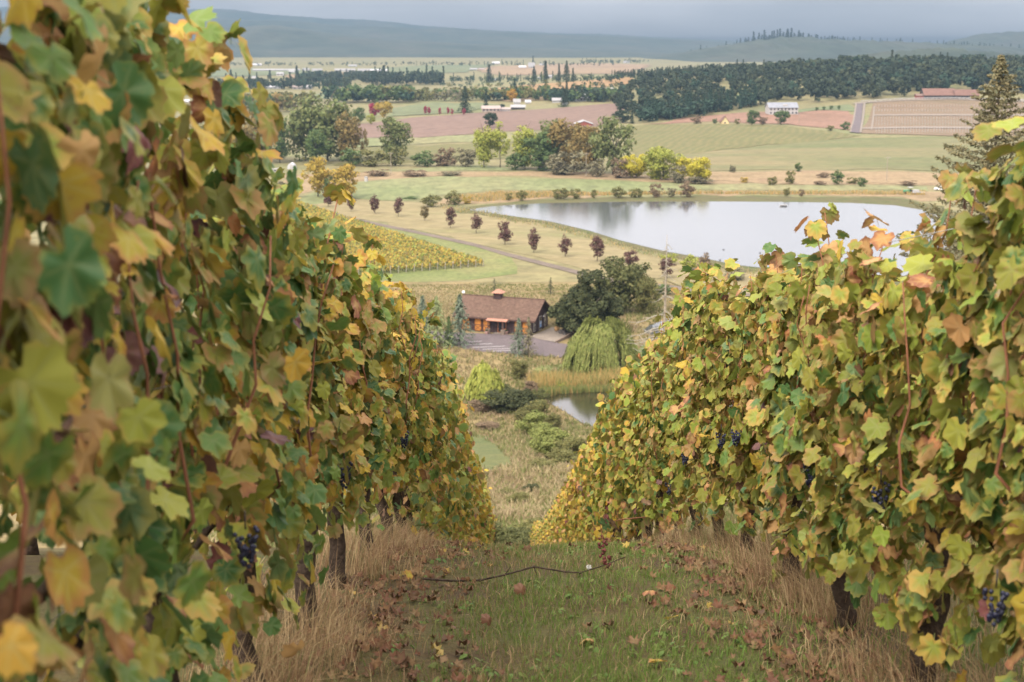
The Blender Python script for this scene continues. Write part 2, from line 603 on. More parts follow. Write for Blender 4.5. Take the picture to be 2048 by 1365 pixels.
# ------------------------------------------------------------------ fields, road, ponds
drape('green_field', pxpoly([(560, 412), (640, 382), (735, 362), (900, 353), (1100, 357), (1400, 369), (1850, 373), (1850, 381), (1400, 382), (1230, 384), (1000, 382), (905, 390), (840, 398), (700, 402), (640, 408)]), M['green_field'], .10)
drape('field_strip', pxpoly([(560, 352), (700, 346), (780, 344), (1000, 344), (1230, 346), (1400, 354), (1900, 358), (1900, 371), (1400, 367), (1100, 355), (900, 351), (735, 360), (640, 378), (560, 400)]), M['dry_tan'], .06)
drape('green_field', pxpoly([(755, 341), (880, 334), (960, 334), (1075, 342), (1000, 343), (850, 345)]), M['green_field'], .12)
drape('dry_field', pxpoly([(1410, 344), (1600, 342), (1960, 345), (1960, 366), (1700, 371), (1400, 364)]), M['dry_tan'], .16)
drape('crop_field', pxpoly([(1255, 256), (1300, 249), (1440, 249), (1560, 252), (1700, 268), (1715, 276), (1600, 284), (1450, 300), (1380, 306), (1255, 312)]), M['crop_green'], .18)
drape('pale_field', pxpoly([(1255, 313), (1380, 307), (1450, 301), (1600, 285), (1715, 277), (2120, 274), (2160, 344), (1600, 341), (1410, 343), (1255, 348)]), M['pale_green'], .15)
drape('ploughed_field', pxpoly([(690, 276), (712, 250), (850, 234), (1000, 222), (1255, 206), (1262, 224), (1220, 244), (1190, 252), (960, 268), (850, 274)]), M['ploughed'], .2)
drape('green_strip', pxpoly([(690, 294), (690, 278), (850, 276), (962, 270), (1050, 268), (1050, 280), (850, 290)]), M['green_field'], .2)
drape('brown_field', pxpoly([(680, 330), (690, 296), (850, 292), (1050, 282), (1050, 318), (820, 326)]), M['crop_green'], .2)
drape('red_soil_field', pxpoly([(1285, 250), (1390, 234), (1500, 224), (1590, 226), (1690, 222), (1712, 240), (1708, 262), (1570, 249), (1440, 246)]), M['red_soil'], .25)
drape('orange_slope_field', pxpoly([(940, 186), (1000, 176), (1120, 166), (1262, 156), (1262, 168), (1160, 184), (1000, 192)]), M['orange_slope'], .5)
drape('far_field', pxpoly([(940, 140), (1000, 133), (1180, 127), (1300, 130), (1260, 148), (1000, 152)]), M['far_tan'], .8)
drape('far_field', pxpoly([(700, 141), (860, 131), (990, 130), (930, 146), (760, 150)]), M['far_green'], .8)
drape('far_field', pxpoly([(330, 143), (480, 138), (640, 141), (640, 150), (480, 153), (330, 156)]), M['far_green'], .8)
drape('far_field', pxpoly([(580, 150), (700, 146), (760, 151), (700, 157), (580, 158)]), M['far_tan'], .9)
drape('green_strip', pxpoly([(600, 192), (760, 183), (870, 180), (870, 190), (720, 198), (600, 200)]), M['far_green'], .5)
drape('pale_field', pxpoly([(780, 216), (860, 208), (960, 206), (1000, 212), (930, 226), (790, 234)]), M['far_green'], .4)
drape('far_field', pxpoly([(1000, 190), (1120, 180), (1180, 184), (1100, 200), (1000, 205)]), M['far_tan'], .4)
drape('hill_vineyard_ground', pxpoly([(1722, 268), (1746, 207), (1790, 201), (1900, 200), (2060, 204), (2140, 210), (2160, 274), (1900, 273)]), M['vine_hill'], .3)
drape('hill_road', pxpoly([(1702, 266), (1714, 206), (1726, 206), (1719, 268)]), M['asphalt'], .45)
drape('meadow_strip', pxpoly([(1600, 228), (1590, 218), (1700, 210), (1704, 222)]), M['far_green'], .3)

hayP = pxpoly([(560, 398), (700, 403), (860, 407), (960, 424), (1100, 455), (1210, 488), (1320, 516), (1440, 540), (1560, 556), (1620, 575), (1500, 592), (1330, 566), (1140, 533), (1007, 501), (850, 464), (765, 448), (690, 436), (600, 418)])
drape('hay_meadow', hayP, M['hay'], .07)
vineP = pxpoly([(600, 418), (640, 424), (700, 439), (765, 451), (850, 468), (950, 490), (1010, 506), (1040, 535), (1030, 548), (960, 556), (830, 562), (740, 560), (600, 545)])
drape('lawn', vineP, M['lawn'], .05)
rc = [(600, 414), (640, 418), (700, 437), (767, 452), (850, 469), (950, 491), (1007, 508), (1136, 541), (1210, 560), (1330, 575), (1480, 592), (1600, 604)]
up = [(a, b - (1.5 + i * .35)) for i, (a, b) in enumerate(rc)]; dn = [(a, b + (1.5 + i * .35)) for i, (a, b) in enumerate(rc)]
drape('gravel_road', pxpoly(up + dn[::-1]), M['road'], .12, step=3.0)

WZ = -57.86
pondP = [at(*p) for p in [(935, 421), (980, 414), (1080, 408), (1230, 405), (1400, 404), (1560, 405), (1700, 407), (1790, 412), (1850, 422), (1905, 445), (1900, 520), (1800, 556), (1690, 552), (1560, 541), (1470, 531), (1400, 516), (1330, 504), (1240, 482), (1180, 463), (1100, 444), (1030, 434)]]
bankP = [at(*p) for p in [(900, 423), (960, 410), (1080, 400), (1230, 394), (1400, 392), (1560, 393), (1700, 395), (1800, 398), (1880, 412), (1990, 445), (1960, 530), (1820, 575), (1690, 560), (1560, 549), (1460, 539), (1390, 524), (1320, 511), (1230, 488), (1170, 469), (1090, 450), (1010, 439)]]
drape('pond_bank', bankP, M['mud'], .09, step=4.0)
drape('pond_water', pondP, M['water'], level=WZ)
farbank = pxpoly([(860, 410), (900, 392), (1000, 384), (1230, 386), (1400, 384), (1850, 383), (1960, 384), (1990, 410), (1880, 408), (1800, 396), (1700, 393), (1560, 391), (1400, 390), (1230, 392), (1080, 398), (960, 408)])
drape('dry_bank', farbank, M['dry_tan'], .08)

PZ = -54.95
p2 = [at(*p) for p in [(1075, 792), (1110, 786), (1180, 783), (1290, 780), (1400, 778), (1480, 790), (1460, 830), (1330, 860), (1200, 858), (1165, 848), (1135, 828), (1100, 808)]]
drape('small_pond_water', p2, M['water2'], level=PZ)
p3 = [at(*p) for p in [(1285, 664), (1300, 650), (1345, 638), (1420, 640), (1430, 668), (1370, 676), (1310, 674)]]
drape('inlet_water', p3, M['water'], .09, step=2.0)
p4 = [at(*p) for p in [(1255, 738), (1300, 722), (1400, 716), (1440, 740), (1340, 750)]]
drape('inlet_water', p4, M['water'], .09, step=2.0)
marshP = pxpoly([(1248, 737), (1285, 690), (1330, 678), (1440, 678), (1450, 738)])
drape('marsh_grass', marshP, surf('marsh_grass', [lin(84, 100, 50), lin(104, 118, 62), lin(120, 120, 70)], .3, 2.5), .05)
drape('lawn_strip', pxpoly([(1060, 745), (1090, 736), (1150, 733), (1260, 738), (1280, 748), (1160, 752)]), M['lawn'], .06)
drape('mown_path', pxpoly([(900, 872), (960, 868), (1000, 886), (1024, 906), (1046, 932), (1030, 944), (985, 950), (900, 952)]), surf('mown_path_grass', [lin(96, 108, 60), lin(124, 124, 74)], .2, 2.2), .07)
lotP = pxpoly([(850, 662), (935, 667), (1062, 672), (1108, 686), (1138, 690), (1140, 704), (1122, 716), (1060, 711), (960, 704), (890, 690), (850, 680)])
drape('parking_lot', lotP, M['asphalt'], .08, step=2.0)
drape('concrete_apron', pxpoly([(1060, 675), (1104, 656), (1150, 668), (1112, 686), (1082, 681)]), M['concrete'], .14, step=1.5)
for a, b in (((905, 687), (964, 684)), ((930, 692), (985, 689)), ((945, 696.5), (1010, 694)), ((965, 700.5), (1022, 698.5)), ((985, 704), (1026, 702.5))):
    drape('parking_line', pxpoly([(a[0], a[1] - .25), (b[0], b[1] - .25), (b[0], b[1] + .3), (a[0], a[1] + .3)]), M['paint'], .13, step=2.0)


def hill(name, prof, yc, depth, seed, mat, fuzz=6.0):
    """a real ridge: prof = [(px, top py)] at depth yc"""
    pxs = np.array([p[0] for p in prof], float); pys = np.array([p[1] for p in prof], float)
    ux = np.linspace(pxs[0], pxs[-1], 420)
    tops = np.interp(ux, pxs, pys)
    n = 26
    V = []
    for j in range(n):
        t = j / (n - 1) * 2 - 1
        y = yc + t * depth
        X = (ux - CXP) / FPX * yc * 1.0
        zt = np.array([ray(CXP, p)[2] for p in tops]) * yc
        g = -59.5
        k = np.exp(-(t * 1.5) ** 2) if abs(t) < 1 else 0
        z = g + (zt - g) * k
        amp = np.clip((zt - g) * .35, 0, 40) * (k if j not in (0, n - 1) else 0)
        z = z + amp * (vnoise(X / 260 + 9, y / 260 + np.zeros_like(X), seed) - .5) * (1 if abs(t) > .12 else .35)
        z = z + fuzz * k * (vnoise(X / 13, y / 13 + np.zeros_like(X), seed + 1) - .3) * np.clip((zt - g) / 30, 0, 1)
        V.append(np.stack([X, np.full_like(X, y), z], 1))
    V = np.concatenate(V)
    nx = len(ux)
    i = np.arange(n - 1)[:, None] * nx + np.arange(nx - 1)[None, :]
    F = np.stack([i, i + 1, i + nx + 1, i + nx], -1).reshape(-1, 4)
    return link(name, mesh_np(name, V, [(F, 0)], [mat]), kind='structure')


hill('hills', [(-500, 60), (200, 50), (420, 57), (560, 52), (640, 64), (760, 78), (900, 88), (1050, 96), (1250, 104), (1500, 112), (1700, 118)], 5200, 900, 11, M['hill'])
hill('hills', [(-600, 40), (300, 36), (600, 44), (800, 55), (1000, 66), (1200, 74), (1400, 84), (1600, 96), (2200, 90)], 6600, 900, 21, M['hill'])
hill('hills', [(-800, 14), (200, 14), (450, 22), (650, 38), (850, 54), (1050, 64), (1300, 76), (1600, 88), (2300, 84)], 8000, 800, 61, M['hill'])
hill('hills', [(1230, 126), (1330, 112), (1400, 98), (1460, 88), (1510, 80), (1560, 74), (1600, 75), (1640, 80), (1720, 82), (1800, 86), (1900, 92), (2050, 99), (2400, 108)], 4100, 620, 31, M['hill'], 9)
hill('hills', [(1850, 110), (1900, 84), (1950, 72), (2000, 67), (2100, 66), (2300, 60), (2700, 90)], 5600, 600, 41, M['hill'])
hill('hills', [(1540, 136), (1640, 122), (1750, 110), (1830, 104), (1880, 101), (1940, 108), (2050, 116), (2400, 108)], 2500, 260, 51, M['hill'], 9)

# air
hb = MB().box(-8200, 8200, -46, 9300, -64, 190)
hm, nt, out = new_mat('haze_air')
pv = nt.nodes.new('ShaderNodeVolumePrincipled')
pv.inputs['Color'].default_value = (.20, .30, .41, 1)
pv.inputs['Density'].default_value = HAZE_DENSITY
pv.inputs['Anisotropy'].default_value = .1
nt.links.new(pv.outputs[0], out.inputs['Volume'])
hz = link('haze', hb.mesh('haze', hm), kind='stuff')

# ------------------------------------------------------------------ grapevine leaves
HALF = [(0, .98), (9, .84), (18, .86), (28, .72), (36, .80), (48, .90), (58, .80), (68, .80), (80, .68), (92, .74), (106, .76), (120, .66), (136, .66), (152, .58), (168, .30)]
VEINA = [0, 50, 106]


def leaf_mesh(seed, curl=0.0):
    r = np.random.default_rng(seed)
    ang = [a for a, _ in HALF] + [360 - a for a, _ in HALF[:0:-1]]
    rad = [q for _, q in HALF] + [q for _, q in HALF[:0:-1]]
    n = len(ang)
    a = np.radians(np.array(ang, float)); q = np.array(rad) * (1 + r.uniform(-.07, .07, n))
    fold = r.uniform(-.1, .35); cup = r.uniform(-.1, .35) + curl; wave = r.uniform(.05, .12); ph = r.uniform(0, 6.28)
    va = np.radians(np.array(VEINA + [-50, -106], float))

    def veinness(t):
        d = np.abs((t[:, None] - va[None, :] + np.pi) % (2 * np.pi) - np.pi)
        return np.clip(1 - np.min(d, 1) / .28, 0, 1)

    def zf(x, y, rr, t):
        return -cup * rr ** 2 * .6 + fold * np.abs(x) * .7 + wave * rr * np.sin(5 * t + ph) - .07 * veinness(t) * np.sin(np.clip(rr, 0, 1) * 3.1) - .12 * curl * np.sin(3 * t + ph) * rr
    P = [[0, 0, 0]]; E = [0.0]; VN = [1.0]
    t = a
    for fr in (.52, 1.0):
        rr = q * fr
        x = np.sin(t) * rr; y = np.cos(t) * rr
        z = zf(x, y, rr, t)
        P += np.stack([x, y, z], 1).tolist(); E += [fr] * n; VN += (veinness(t) * (1.0 if fr < 1 else .7)).tolist()
    P = np.array(P)
    P[:, 1] += 0.05
    F3 = [(0, 1 + (i + 1) % n, 1 + i) for i in range(n)]
    F4 = [(1 + i, 1 + (i + 1) % n, 1 + n + (i + 1) % n, 1 + n + i) for i in range(n)]
    # petiole: thin two-sided strip behind the blade
    b = len(P)
    P = np.vstack([P, [[-.02, .05, 0], [.02, .05, 0], [.012, -.55, -.28], [-.012, -.55, -.28]]])
    E += [0] * 4; VN += [1] * 4
    F4.append((b, b + 1, b + 2, b + 3))
    return P, np.array(F3), np.array(F4), np.array(E), np.array(VN)


LM = {
    'green': foliage('leaf_green', [(.036, .092, .028), (.058, .125, .034), (.085, .155, .034), (.120, .180, .034)], .22, edge=(.20, .19, .035), vein=(.15, .19, .07), spec=.35, rough=.5, blotch=(.14, .15, .03)),
    'olive': foliage('leaf_olive', [(.140, .160, .026), (.185, .185, .032), (.205, .188, .032), (.150, .178, .028)], .22, edge=(.26, .16, .055), vein=(.2, .2, .07), blotch=(.20, .12, .05)),
    'lime': foliage('leaf_lime', [(.175, .235, .034), (.230, .268, .044), (.255, .258, .042), (.205, .245, .045)], .25, edge=(.36, .25, .06), vein=(.26, .28, .09)),
    'yellow': foliage('leaf_yellow', [(.40, .29, .038), (.44, .30, .04), (.36, .30, .045), (.46, .28, .045)], .32, edge=(.38, .20, .06), vein=(.42, .36, .12), blotch=(.30, .15, .05)),
    'tan': foliage('leaf_tan', [(.38, .20, .075), (.42, .255, .105), (.36, .225, .08), (.40, .17, .065)], .25, edge=(.22, .09, .05), vein=(.40, .26, .12), blotch=(.40, .27, .10)),
    'wine': foliage('leaf_wine', [(.13, .052, .045), (.17, .060, .055), (.12, .066, .062), (.20, .085, .060)], .2, edge=(.07, .035, .035), vein=(.2, .1, .06), blotch=(.16, .12, .05)),
    'brown': foliage('leaf_brown', [(.15, .075, .040), (.20, .095, .048), (.11, .055, .032), (.24, .12, .06)], .15, edge=(.10, .05, .03), vein=(.2, .12, .07)),
}
CN = list(LM)
SHAPES = [leaf_mesh(s) for s in range(6)]
CURLED = [leaf_mesh(50 + s, curl=.9) for s in range(3)]


def leaf_bpy(shape, mat, nm='leaf'):
    P, F3, F4, E, VN = shape
    return mesh_np(nm, P, [(F3, 0), (F4, 0)], [mat], smooth=True, attrs={'edge': E, 'vein': VN})


LEAFME = {c: [leaf_bpy(s, LM[c]) for s in ((SHAPES[3:] + CURLED) if c in ('brown',) else (SHAPES[:4] + CURLED[:2]) if c in ('wine', 'tan') else SHAPES)] for c in CN}
# light leaf for the joined foliage: 11 outline points
LOA = [(0, .98), (27, .76), (50, .90), (82, .70), (112, .76), (150, .58)]


def lo_leaf():
    ang = [a for a, _ in LOA] + [360 - a for a, _ in LOA[:0:-1]]
    rad = [q for _, q in LOA] + [q for _, q in LOA[:0:-1]]
    t = np.radians(ang); q = np.array(rad)
    P = np.vstack([[0, 0, 0], np.stack([np.sin(t) * q, np.cos(t) * q, -.22 * q ** 2 + .18 * np.abs(np.sin(t)) * q], 1)])
    n = len(t)
    return P, np.array([(0, 1 + (i + 1) % n, 1 + i) for i in range(n)])


LOP, LOF = lo_leaf()
LOE = np.array([0.0] + [1.0] * (len(LOP) - 1))


def frames(n, t):
    n = n / np.linalg.norm(n, axis=1, keepdims=True)
    t = t - n * np.sum(n * t, 1, keepdims=True)
    t = t / np.maximum(1e-6, np.linalg.norm(t, axis=1, keepdims=True))
    x = np.cross(t, n)
    return np.stack([x, t, n], 2)   # columns


def scatter_mesh(name, base, tri, pos, fr, sc, mats, mi, attrs=None):
    """many copies of a small mesh joined into one; base (k,3), tri (m,3)"""
    V = np.einsum('nij,kj->nki', fr, base) * sc[:, None, None] + pos[:, None, :]
    k = len(base)
    F = tri[None] + (np.arange(len(pos)) * k)[:, None, None]
    m = np.repeat(mi, len(tri))
    at_ = {a: np.tile(v, len(pos)) for a, v in (attrs or {}).items()}
    return mesh_np(name, V.reshape(-1, 3), [(F.reshape(-1, tri.shape[1]), m)], mats, smooth=False, attrs=at_)


HI = []
for P_, A3, A4, E_, N_ in SHAPES[:4]:
    T_ = np.vstack([A3, A4[:, [0, 1, 2]], A4[:, [0, 2, 3]]])
    HI.append((P_, T_, E_, N_))


def scatter_hi(name, pos, fr, sc, mats, cols):
    """joined foliage of full leaf shapes, four outlines mixed"""
    Vs, Fs, Ms, Es, Ns, off = [], [], [], [], [], 0
    for k, (B, T_, E_, N_) in enumerate(HI):
        q = np.arange(len(pos)) % 4 == k
        n = int(q.sum())
        V = np.einsum('nij,kj->nki', fr[q], B) * sc[q][:, None, None] + pos[q][:, None, :]
        Vs.append(V.reshape(-1, 3)); Fs.append((T_[None] + (np.arange(n) * len(B))[:, None, None]).reshape(-1, 3) + off); off += n * len(B)
        Ms.append(np.repeat(cols[q], len(T_))); Es.append(np.tile(E_, n)); Ns.append(np.tile(N_, n))
    return mesh_np(name, np.concatenate(Vs), [(np.concatenate(Fs), np.concatenate(Ms))], mats, smooth=True, attrs={'edge': np.concatenate(Es), 'vein': np.concatenate(Ns)})


def weights(row, y):
    """leaf colour mix along each row: green and wine near the front left, yellow further down"""
    if row == 'left':
        k = [(1.0, [.34, .22, .14, .13, .10, .05, .02]), (3.5, [.52, .20, .12, .08, .05, .02, .01]), (5.0, [.42, .24, .18, .11, .035, .01, .005]),
             (8.0, [.26, .24, .26, .18, .04, .015, .005]), (13, [.28, .26, .26, .16, .03, .01, .0]), (22, [.05, .15, .38, .36, .04, .01, .01])]
    else:
        k = [(2.5, [.32, .36, .23, .03, .05, .005, .005]), (5.0, [.24, .38, .27, .04, .06, .005, .005]), (8.0, [.13, .38, .33, .06, .09, .005, .005]),
             (14, [.12, .34, .36, .11, .06, .005, .005]), (22, [.03, .18, .36, .34, .07, .01, .01])]
    ys = [a for a, _ in k]
    W = np.array([w for _, w in k])
    return np.array([np.interp(y, ys, W[:, j]) for j in range(7)])


ROW_X = {'left': -0.92, 'right': 1.48}
TOPS = {'left': ([1, 3.3, 4.6, 6, 8.5, 10.5, 14], [2.12, 2.06, 1.82, 1.62, 1.56, 1.70, 1.96]), 'right': ([3, 4.2, 6, 7.5, 9.5, 14], [1.70, 1.70, 1.50, 1.58, 1.78, 2.02])}
AISLE = {'left': 1.0, 'right': -1.0}


def canopy(row, y0, n, outer, rg, half=.7):
    """positions and frames of n leaves of one vine, local to its base; outer=True: the skin that faces the aisle and the top"""
    s = AISLE[row]
    u = rg.uniform(-half, half, n)
    lump = vnoise((y0 + u) / .55, np.zeros(n) + (3 if row == 'left' else 8), 71) - .5
    top = np.interp(y0 + u, *TOPS[row]) + .28 * (vnoise((y0 + u) / .8, np.zeros(n), 77) - .5)
    lowb = .64 if row == 'left' and 3.5 < y0 < 10 else .48
    h = lowb + .12 * rg.random(n) + (top - lowb - .05) * rg.random(n) ** .9
    low = .28 * rg.random(n) ** 2
    h = np.maximum(h - low * (h < .8), .3)
    rel = np.clip((h - .45) / (top - .45), 0, 1)
    w = .30 * np.sqrt(np.clip(1 - (rel * 2 - .95) ** 4 * .55, .1, 1)) + .20 * lump + .10 * (vnoise((y0 + u) / .3, h / .3, 5) - .5)
    w = np.clip(w * np.interp(y0, [3, 7, 12], [.76, .82, 1.05]), .12, .5)
    if outer:
        d = w * rg.uniform(.72, 1.12, n)
        istop = rg.random(n) < .12
        hn = vnoise((y0 + u) / .16 + 3, h / .19, 91)
        d = np.where(hn < .33, d * .55, d)
        so = rg.random(n) < .07
        d = np.where(so, d * rg.uniform(1.1, 1.4, n), d)
        d = np.where(istop, w * rg.uniform(-.8, .9, n), d)
        h = np.where(istop, top + rg.uniform(-.10, .12, n), h)
    else:
        side = np.where(rg.random(n) < .45, 1, -1)
        d = side * w * rg.uniform(.1, .75, n)
        istop = np.zeros(n, bool)
    x = s * d
    pos = np.stack([x, u, h], 1)
    out = np.stack([np.sign(x) + 0 * x, rg.normal(0, .25, n), .28 + rg.normal(0, .25, n)], 1)
    out[istop] = np.stack([rg.normal(0, .5, istop.sum()), rg.normal(0, .5, istop.sum()), np.ones(istop.sum())], 1)
    nrm = out + rg.normal(0, .52, (n, 3))
    tip = np.stack([np.sign(x) * .35, rg.normal(0, .62, n), -np.ones(n)], 1)
    tip[istop] = np.stack([np.ones(istop.sum()) * s, rg.normal(0, .8, istop.sum()), -.5 * np.ones(istop.sum())], 1)
    return pos, frames(nrm, tip)


def pick_colors(row, ys, hs, n, rg):
    c = np.zeros(n, int)
    nz = vnoise(ys / .35 + 40, hs / .35, 13 if row == 'left' else 14)
    for i in range(n):
        w = weights(row, ys[i]).copy()
        k = nz[i]
        w[0] *= 2.2 - 2.4 * k if k < .9 else .1
        w[3] *= .3 + 1.4 * k; w[4] *= .3 + 1.4 * k
        w = np.clip(w, 0, None); w /= w.sum()
        c[i] = np.searchsorted(np.cumsum(w), rg.random() * .9999)
    return np.minimum(c, 6)


M['bark'] = plain('vine_bark', (.055, .040, .030), .95, .1, .5, 30, bump=.9)
M['cane'] = plain('vine_cane', (.20, .085, .045), .7, .2, .35, 12)
M['grape'] = plain('grape_skin', (.012, .014, .035), .45, .4, .6, 40)


def trunk_mb(rg):
    m = MB()
    p = []; r = []
    ox, oy = rg.normal(0, .02), rg.normal(0, .03)
    for i in range(7):
        t = i / 6
        p.append((ox * math.sin(3 * t) + rg.normal(0, .012), oy * t + rg.normal(0, .012), -.05 + .88 * t)); r.append(.050 - .016 * t + rg.normal(0, .004) + (.02 if i == 0 else 0))
    m.tube(p, r, 8)
    for sgn in (-1, 1):
        q = [p[-2]]; rr = [.026]
        for i in range(1, 5):
            q.append((p[-1][0] + rg.normal(0, .012), p[-1][1] + sgn * .16 * i, .84 + rg.normal(0, .015))); rr.append(.024 - .003 * i)
        m.tube(q, rr, 6)
    return m


TRUNKS = [trunk_mb(np.random.default_rng(300 + i)).mesh('trunk', M['bark'], True) for i in range(5)]


def cane_mb(rg, top, side=0.0):
    x, y = rg.normal(0, .05) + side, rg.uniform(-.6, .6)
    p = [(x * .4, y, .84)]
    dx, dy = rg.normal(0, .012), rg.normal(0, .022)
    n = 6
    for i in range(1, n + 1):
        p.append((x + dx * i + rg.normal(0, .018), y + dy * i + rg.normal(0, .018), .84 + (top - .84) * i / n))
    return p


def grape_mesh(rg):
    m = MB()
    for i in range(44):
        t = rg.random()
        rr = .026 * (1 - t) ** .6 + .004
        a = rg.uniform(0, 6.28)
        m.ball((rr * math.cos(a), rr * math.sin(a), -.10 * t), .0070, 6, 4)
    m.tube([(0, 0, 0), (0, 0, .05)], .002, 4)
    return m.mesh('grape_cluster', M['grape'], True)


GRAPES = [grape_mesh(np.random.default_rng(i)) for i in range(2)]

LOOKS_L = {0: 'wine tinted leaves', 1: 'purple and green leaves', 2: 'broad dark green leaves',
           3: 'green leaves low down', 4: 'green and gold patches', 5: 'mottled gold and olive leaves'}
ORD = ['first', 'second', 'third', 'fourth', 'fifth', 'sixth', 'seventh', 'eighth', 'ninth', 'tenth', 'eleventh', 'twelfth', 'thirteenth', 'fourteenth', 'fifteenth', 'sixteenth']
SPACING = 1.25
STUFF_POOL = {}
leafcount = 0


def vine(row, idx, y0):
    global leafcount
    rg = np.random.default_rng(1000 + idx + (500 if row == 'left' else 0))
    x0 = ROW_X[row]
    base = Vector((x0, y0, float(H(x0, y0))))
    if idx < 16:
        if row == 'left':
            look = LOOKS_L.get(idx, 'gold and rust patches' if idx < 10 else 'mostly yellow and green leaves')
        else:
            look = ['large olive leaves', 'thick dark trunk', 'olive and pink leaves', 'lime and tan leaves',
                    'pale lime leaves', 'tan flushed leaves'][min(idx, 5)] if idx < 6 else ('yellow green leaves' if idx < 11 else 'golden yellow green leaves')
        tag_l = f'{ORD[idx]} grapevine from the near end of {row} row, {look}'
        grp = f'grapevines of the {row} row'
    else:
        far = y0 > 30
        tag_l = f'small {"golden yellow" if far else "yellow green"} grapevine {"at the far end" if far else "far down the slope"} in the {row} row'
        grp = f'{"far end" if far else "distant"} grapevines of the {row} row'
    v = thing('grapevine', base, tag_l, 'grapevine', grp)
    t = link('trunk', TRUNKS[idx % 5], v); t.rotation_euler = (0, 0, 0 if idx % 2 else math.pi)
    near = y0 < 13
    mid = y0 < 24
    nobj = 300 if near else 110 if mid else 0
    nst = 860 if near else 860 if mid else 900
    if near and y0 > 1.0:
        for k in range(7):
            p = cane_mb(rg, float(np.interp(y0, *TOPS[row])) + (rg.uniform(-.3, .05) if k < 5 or y0 < 4 else rg.uniform(.05, .38)) if k > 2 else 1.6, AISLE[row] * (.17 if k < 4 else .05))
            link('cane', MB().tube(p, [.0058 - .0006 * i for i in range(len(p))], 5).mesh('cane', M['cane'], True), v)
            if k > 3:     # leaves along the shoot tip
                for j in range(4, 7):
                    q = p[j]
                    if q[2] > float(np.interp(y0, *TOPS[row])) - .1:
                        shoot_leaves.append((v, q, row, y0))
        if idx % 2 == 0 or row == 'right':
            g = link('grape_cluster', GRAPES[idx % 2], v); g.location = (AISLE[row] * .24, rg.uniform(-.4, .4), .72 + rg.uniform(-.1, .2))
    if nobj:
        pos, fr = canopy(row, y0, nobj, True, rg)
        cols = pick_colors(row, y0 + pos[:, 1], pos[:, 2], nobj, rg)
        sc = rg.uniform(.040, .084, nobj) * (.98 if row == 'left' and y0 < 4 else .82)
        for i in range(nobj):
            mes = LEAFME[CN[cols[i]]]
            o = bpy.data.objects.new('leaf', mes[int(rg.integers(len(mes)))])
            COL.objects.link(o)
            o.parent = v
            m3 = Matrix(fr[i].tolist()) * float(sc[i])
            m4 = m3.to_4x4(); m4.translation = Vector(pos[i].tolist())
            o.matrix_basis = m4
            leafcount += 1
    key = None
    if not mid:
        zone = 0 if y0 < 34 else 1
        key = (row, zone, idx % 4)
    if key in STUFF_POOL and key is not None:
        me = STUFF_POOL[key]
    else:
        a = int(nst * (.36 if near else .55))
        p1, f1 = canopy(row, y0, a, True, rg)
        p2, f2 = canopy(row, y0, nst - a, False, rg)
        pos = np.vstack([p1, p2]); fr = np.concatenate([f1, f2])
        if near:
            pos[:a, 0] *= .8
        cols = pick_colors(row, y0 + pos[:, 1], pos[:, 2], nst, rg)
        if near:
            me = scatter_hi('foliage', pos, fr, rg.uniform(.038, .076, nst), [LM[c] for c in CN], cols)
        else:
            me = scatter_mesh('foliage', LOP, LOF, pos, fr, rg.uniform(.046, .076, nst), [LM[c] for c in CN], cols, {'edge': LOE, 'vein': LOE * 0})
        if key:
            STUFF_POOL[key] = me
    link('foliage', me, v, kind='stuff')


shoot_leaves = []
for i in range(29):
    vine('left', i, 0.9 + i * SPACING)
for i in range(62):
    vine('right', i, 2.2 + i * SPACING)
for row, xo, nm in (('left', -2.45, 'next row beyond the left row'), ('right', 2.45, 'next row beyond the right row')):
    pool = []
    for i in range(12):
        y0 = 2.0 + i * SPACING
        v = thing('grapevine', (ROW_X[row] + xo, y0, float(H(ROW_X[row] + xo, y0))), f'grapevine of the {nm}, glimpsed through leaf gaps', 'grapevine', f'grapevines of the {nm}')
        link('trunk', TRUNKS[i % 5], v)
        if i < 5:
            rg = np.random.default_rng(4000 + i)
            q1, f1 = canopy(row, 12 + i, 260, True, rg); q2, f2 = canopy(row, 12 + i, 260, False, rg)
            pos = np.vstack([q1, q2]); fr = np.concatenate([f1, f2])
            cols = pick_colors(row, 9 + pos[:, 1], pos[:, 2], 520, rg)
            pool.append(scatter_mesh('foliage', LOP, LOF, pos, fr, rg.uniform(.06, .09, 520), [LM[c] for c in CN], cols, {'edge': LOE, 'vein': LOE * 0}))
        link('foliage', pool[i % 5], v, kind='stuff')
# young leaves strung along the shoots that stick out of the top
rg = np.random.default_rng(5)
for v, q, row, y0 in shoot_leaves:
    for k in range(4):
        c = CN[int(rg.choice(7, p=weights(row, y0) / weights(row, y0).sum()))]
        mes = LEAFME[c]
        o = bpy.data.objects.new('leaf', mes[int(rg.integers(len(mes)))])
        COL.objects.link(o); o.parent = v
        a = rg.uniform(0, 6.28)
        n = np.array([[math.cos(a), math.sin(a), .6]]) + rg.normal(0, .3, (1, 3)); t = np.array([[math.cos(a), math.sin(a), -.8]])
        m4 = (Matrix(frames(n, t)[0].tolist()) * float(rg.uniform(.04, .07))).to_4x4()
        m4.translation = Vector(q) + Vector((math.cos(a) * .04, math.sin(a) * .04, rg.uniform(-.05, .05)))
        o.matrix_basis = m4
print('leaf objects', leafcount)
# trellis wires
M['wire'] = plain('galvanised_wire', (.28, .28, .27), .45, .5, .2, 20)
for row, ye in (('left', 36), ('right', 78)):
    for nm, hh in (('lowest', .82), ('middle', 1.25), ('topmost', 1.7)):
        path = [(ROW_X[row] + AISLE[row] * (.02 if hh < 1 else .10), y, float(PROF(y)) + hh) for y in np.linspace(.5, ye, 50)]
        tag(link('trellis_wire', MB().tube(path, .0016, 4).mesh('trellis_wire', M['wire'], True)), f'{nm} thin grey trellis wire running through the {row} vine row', 'wire', 'trellis wires')

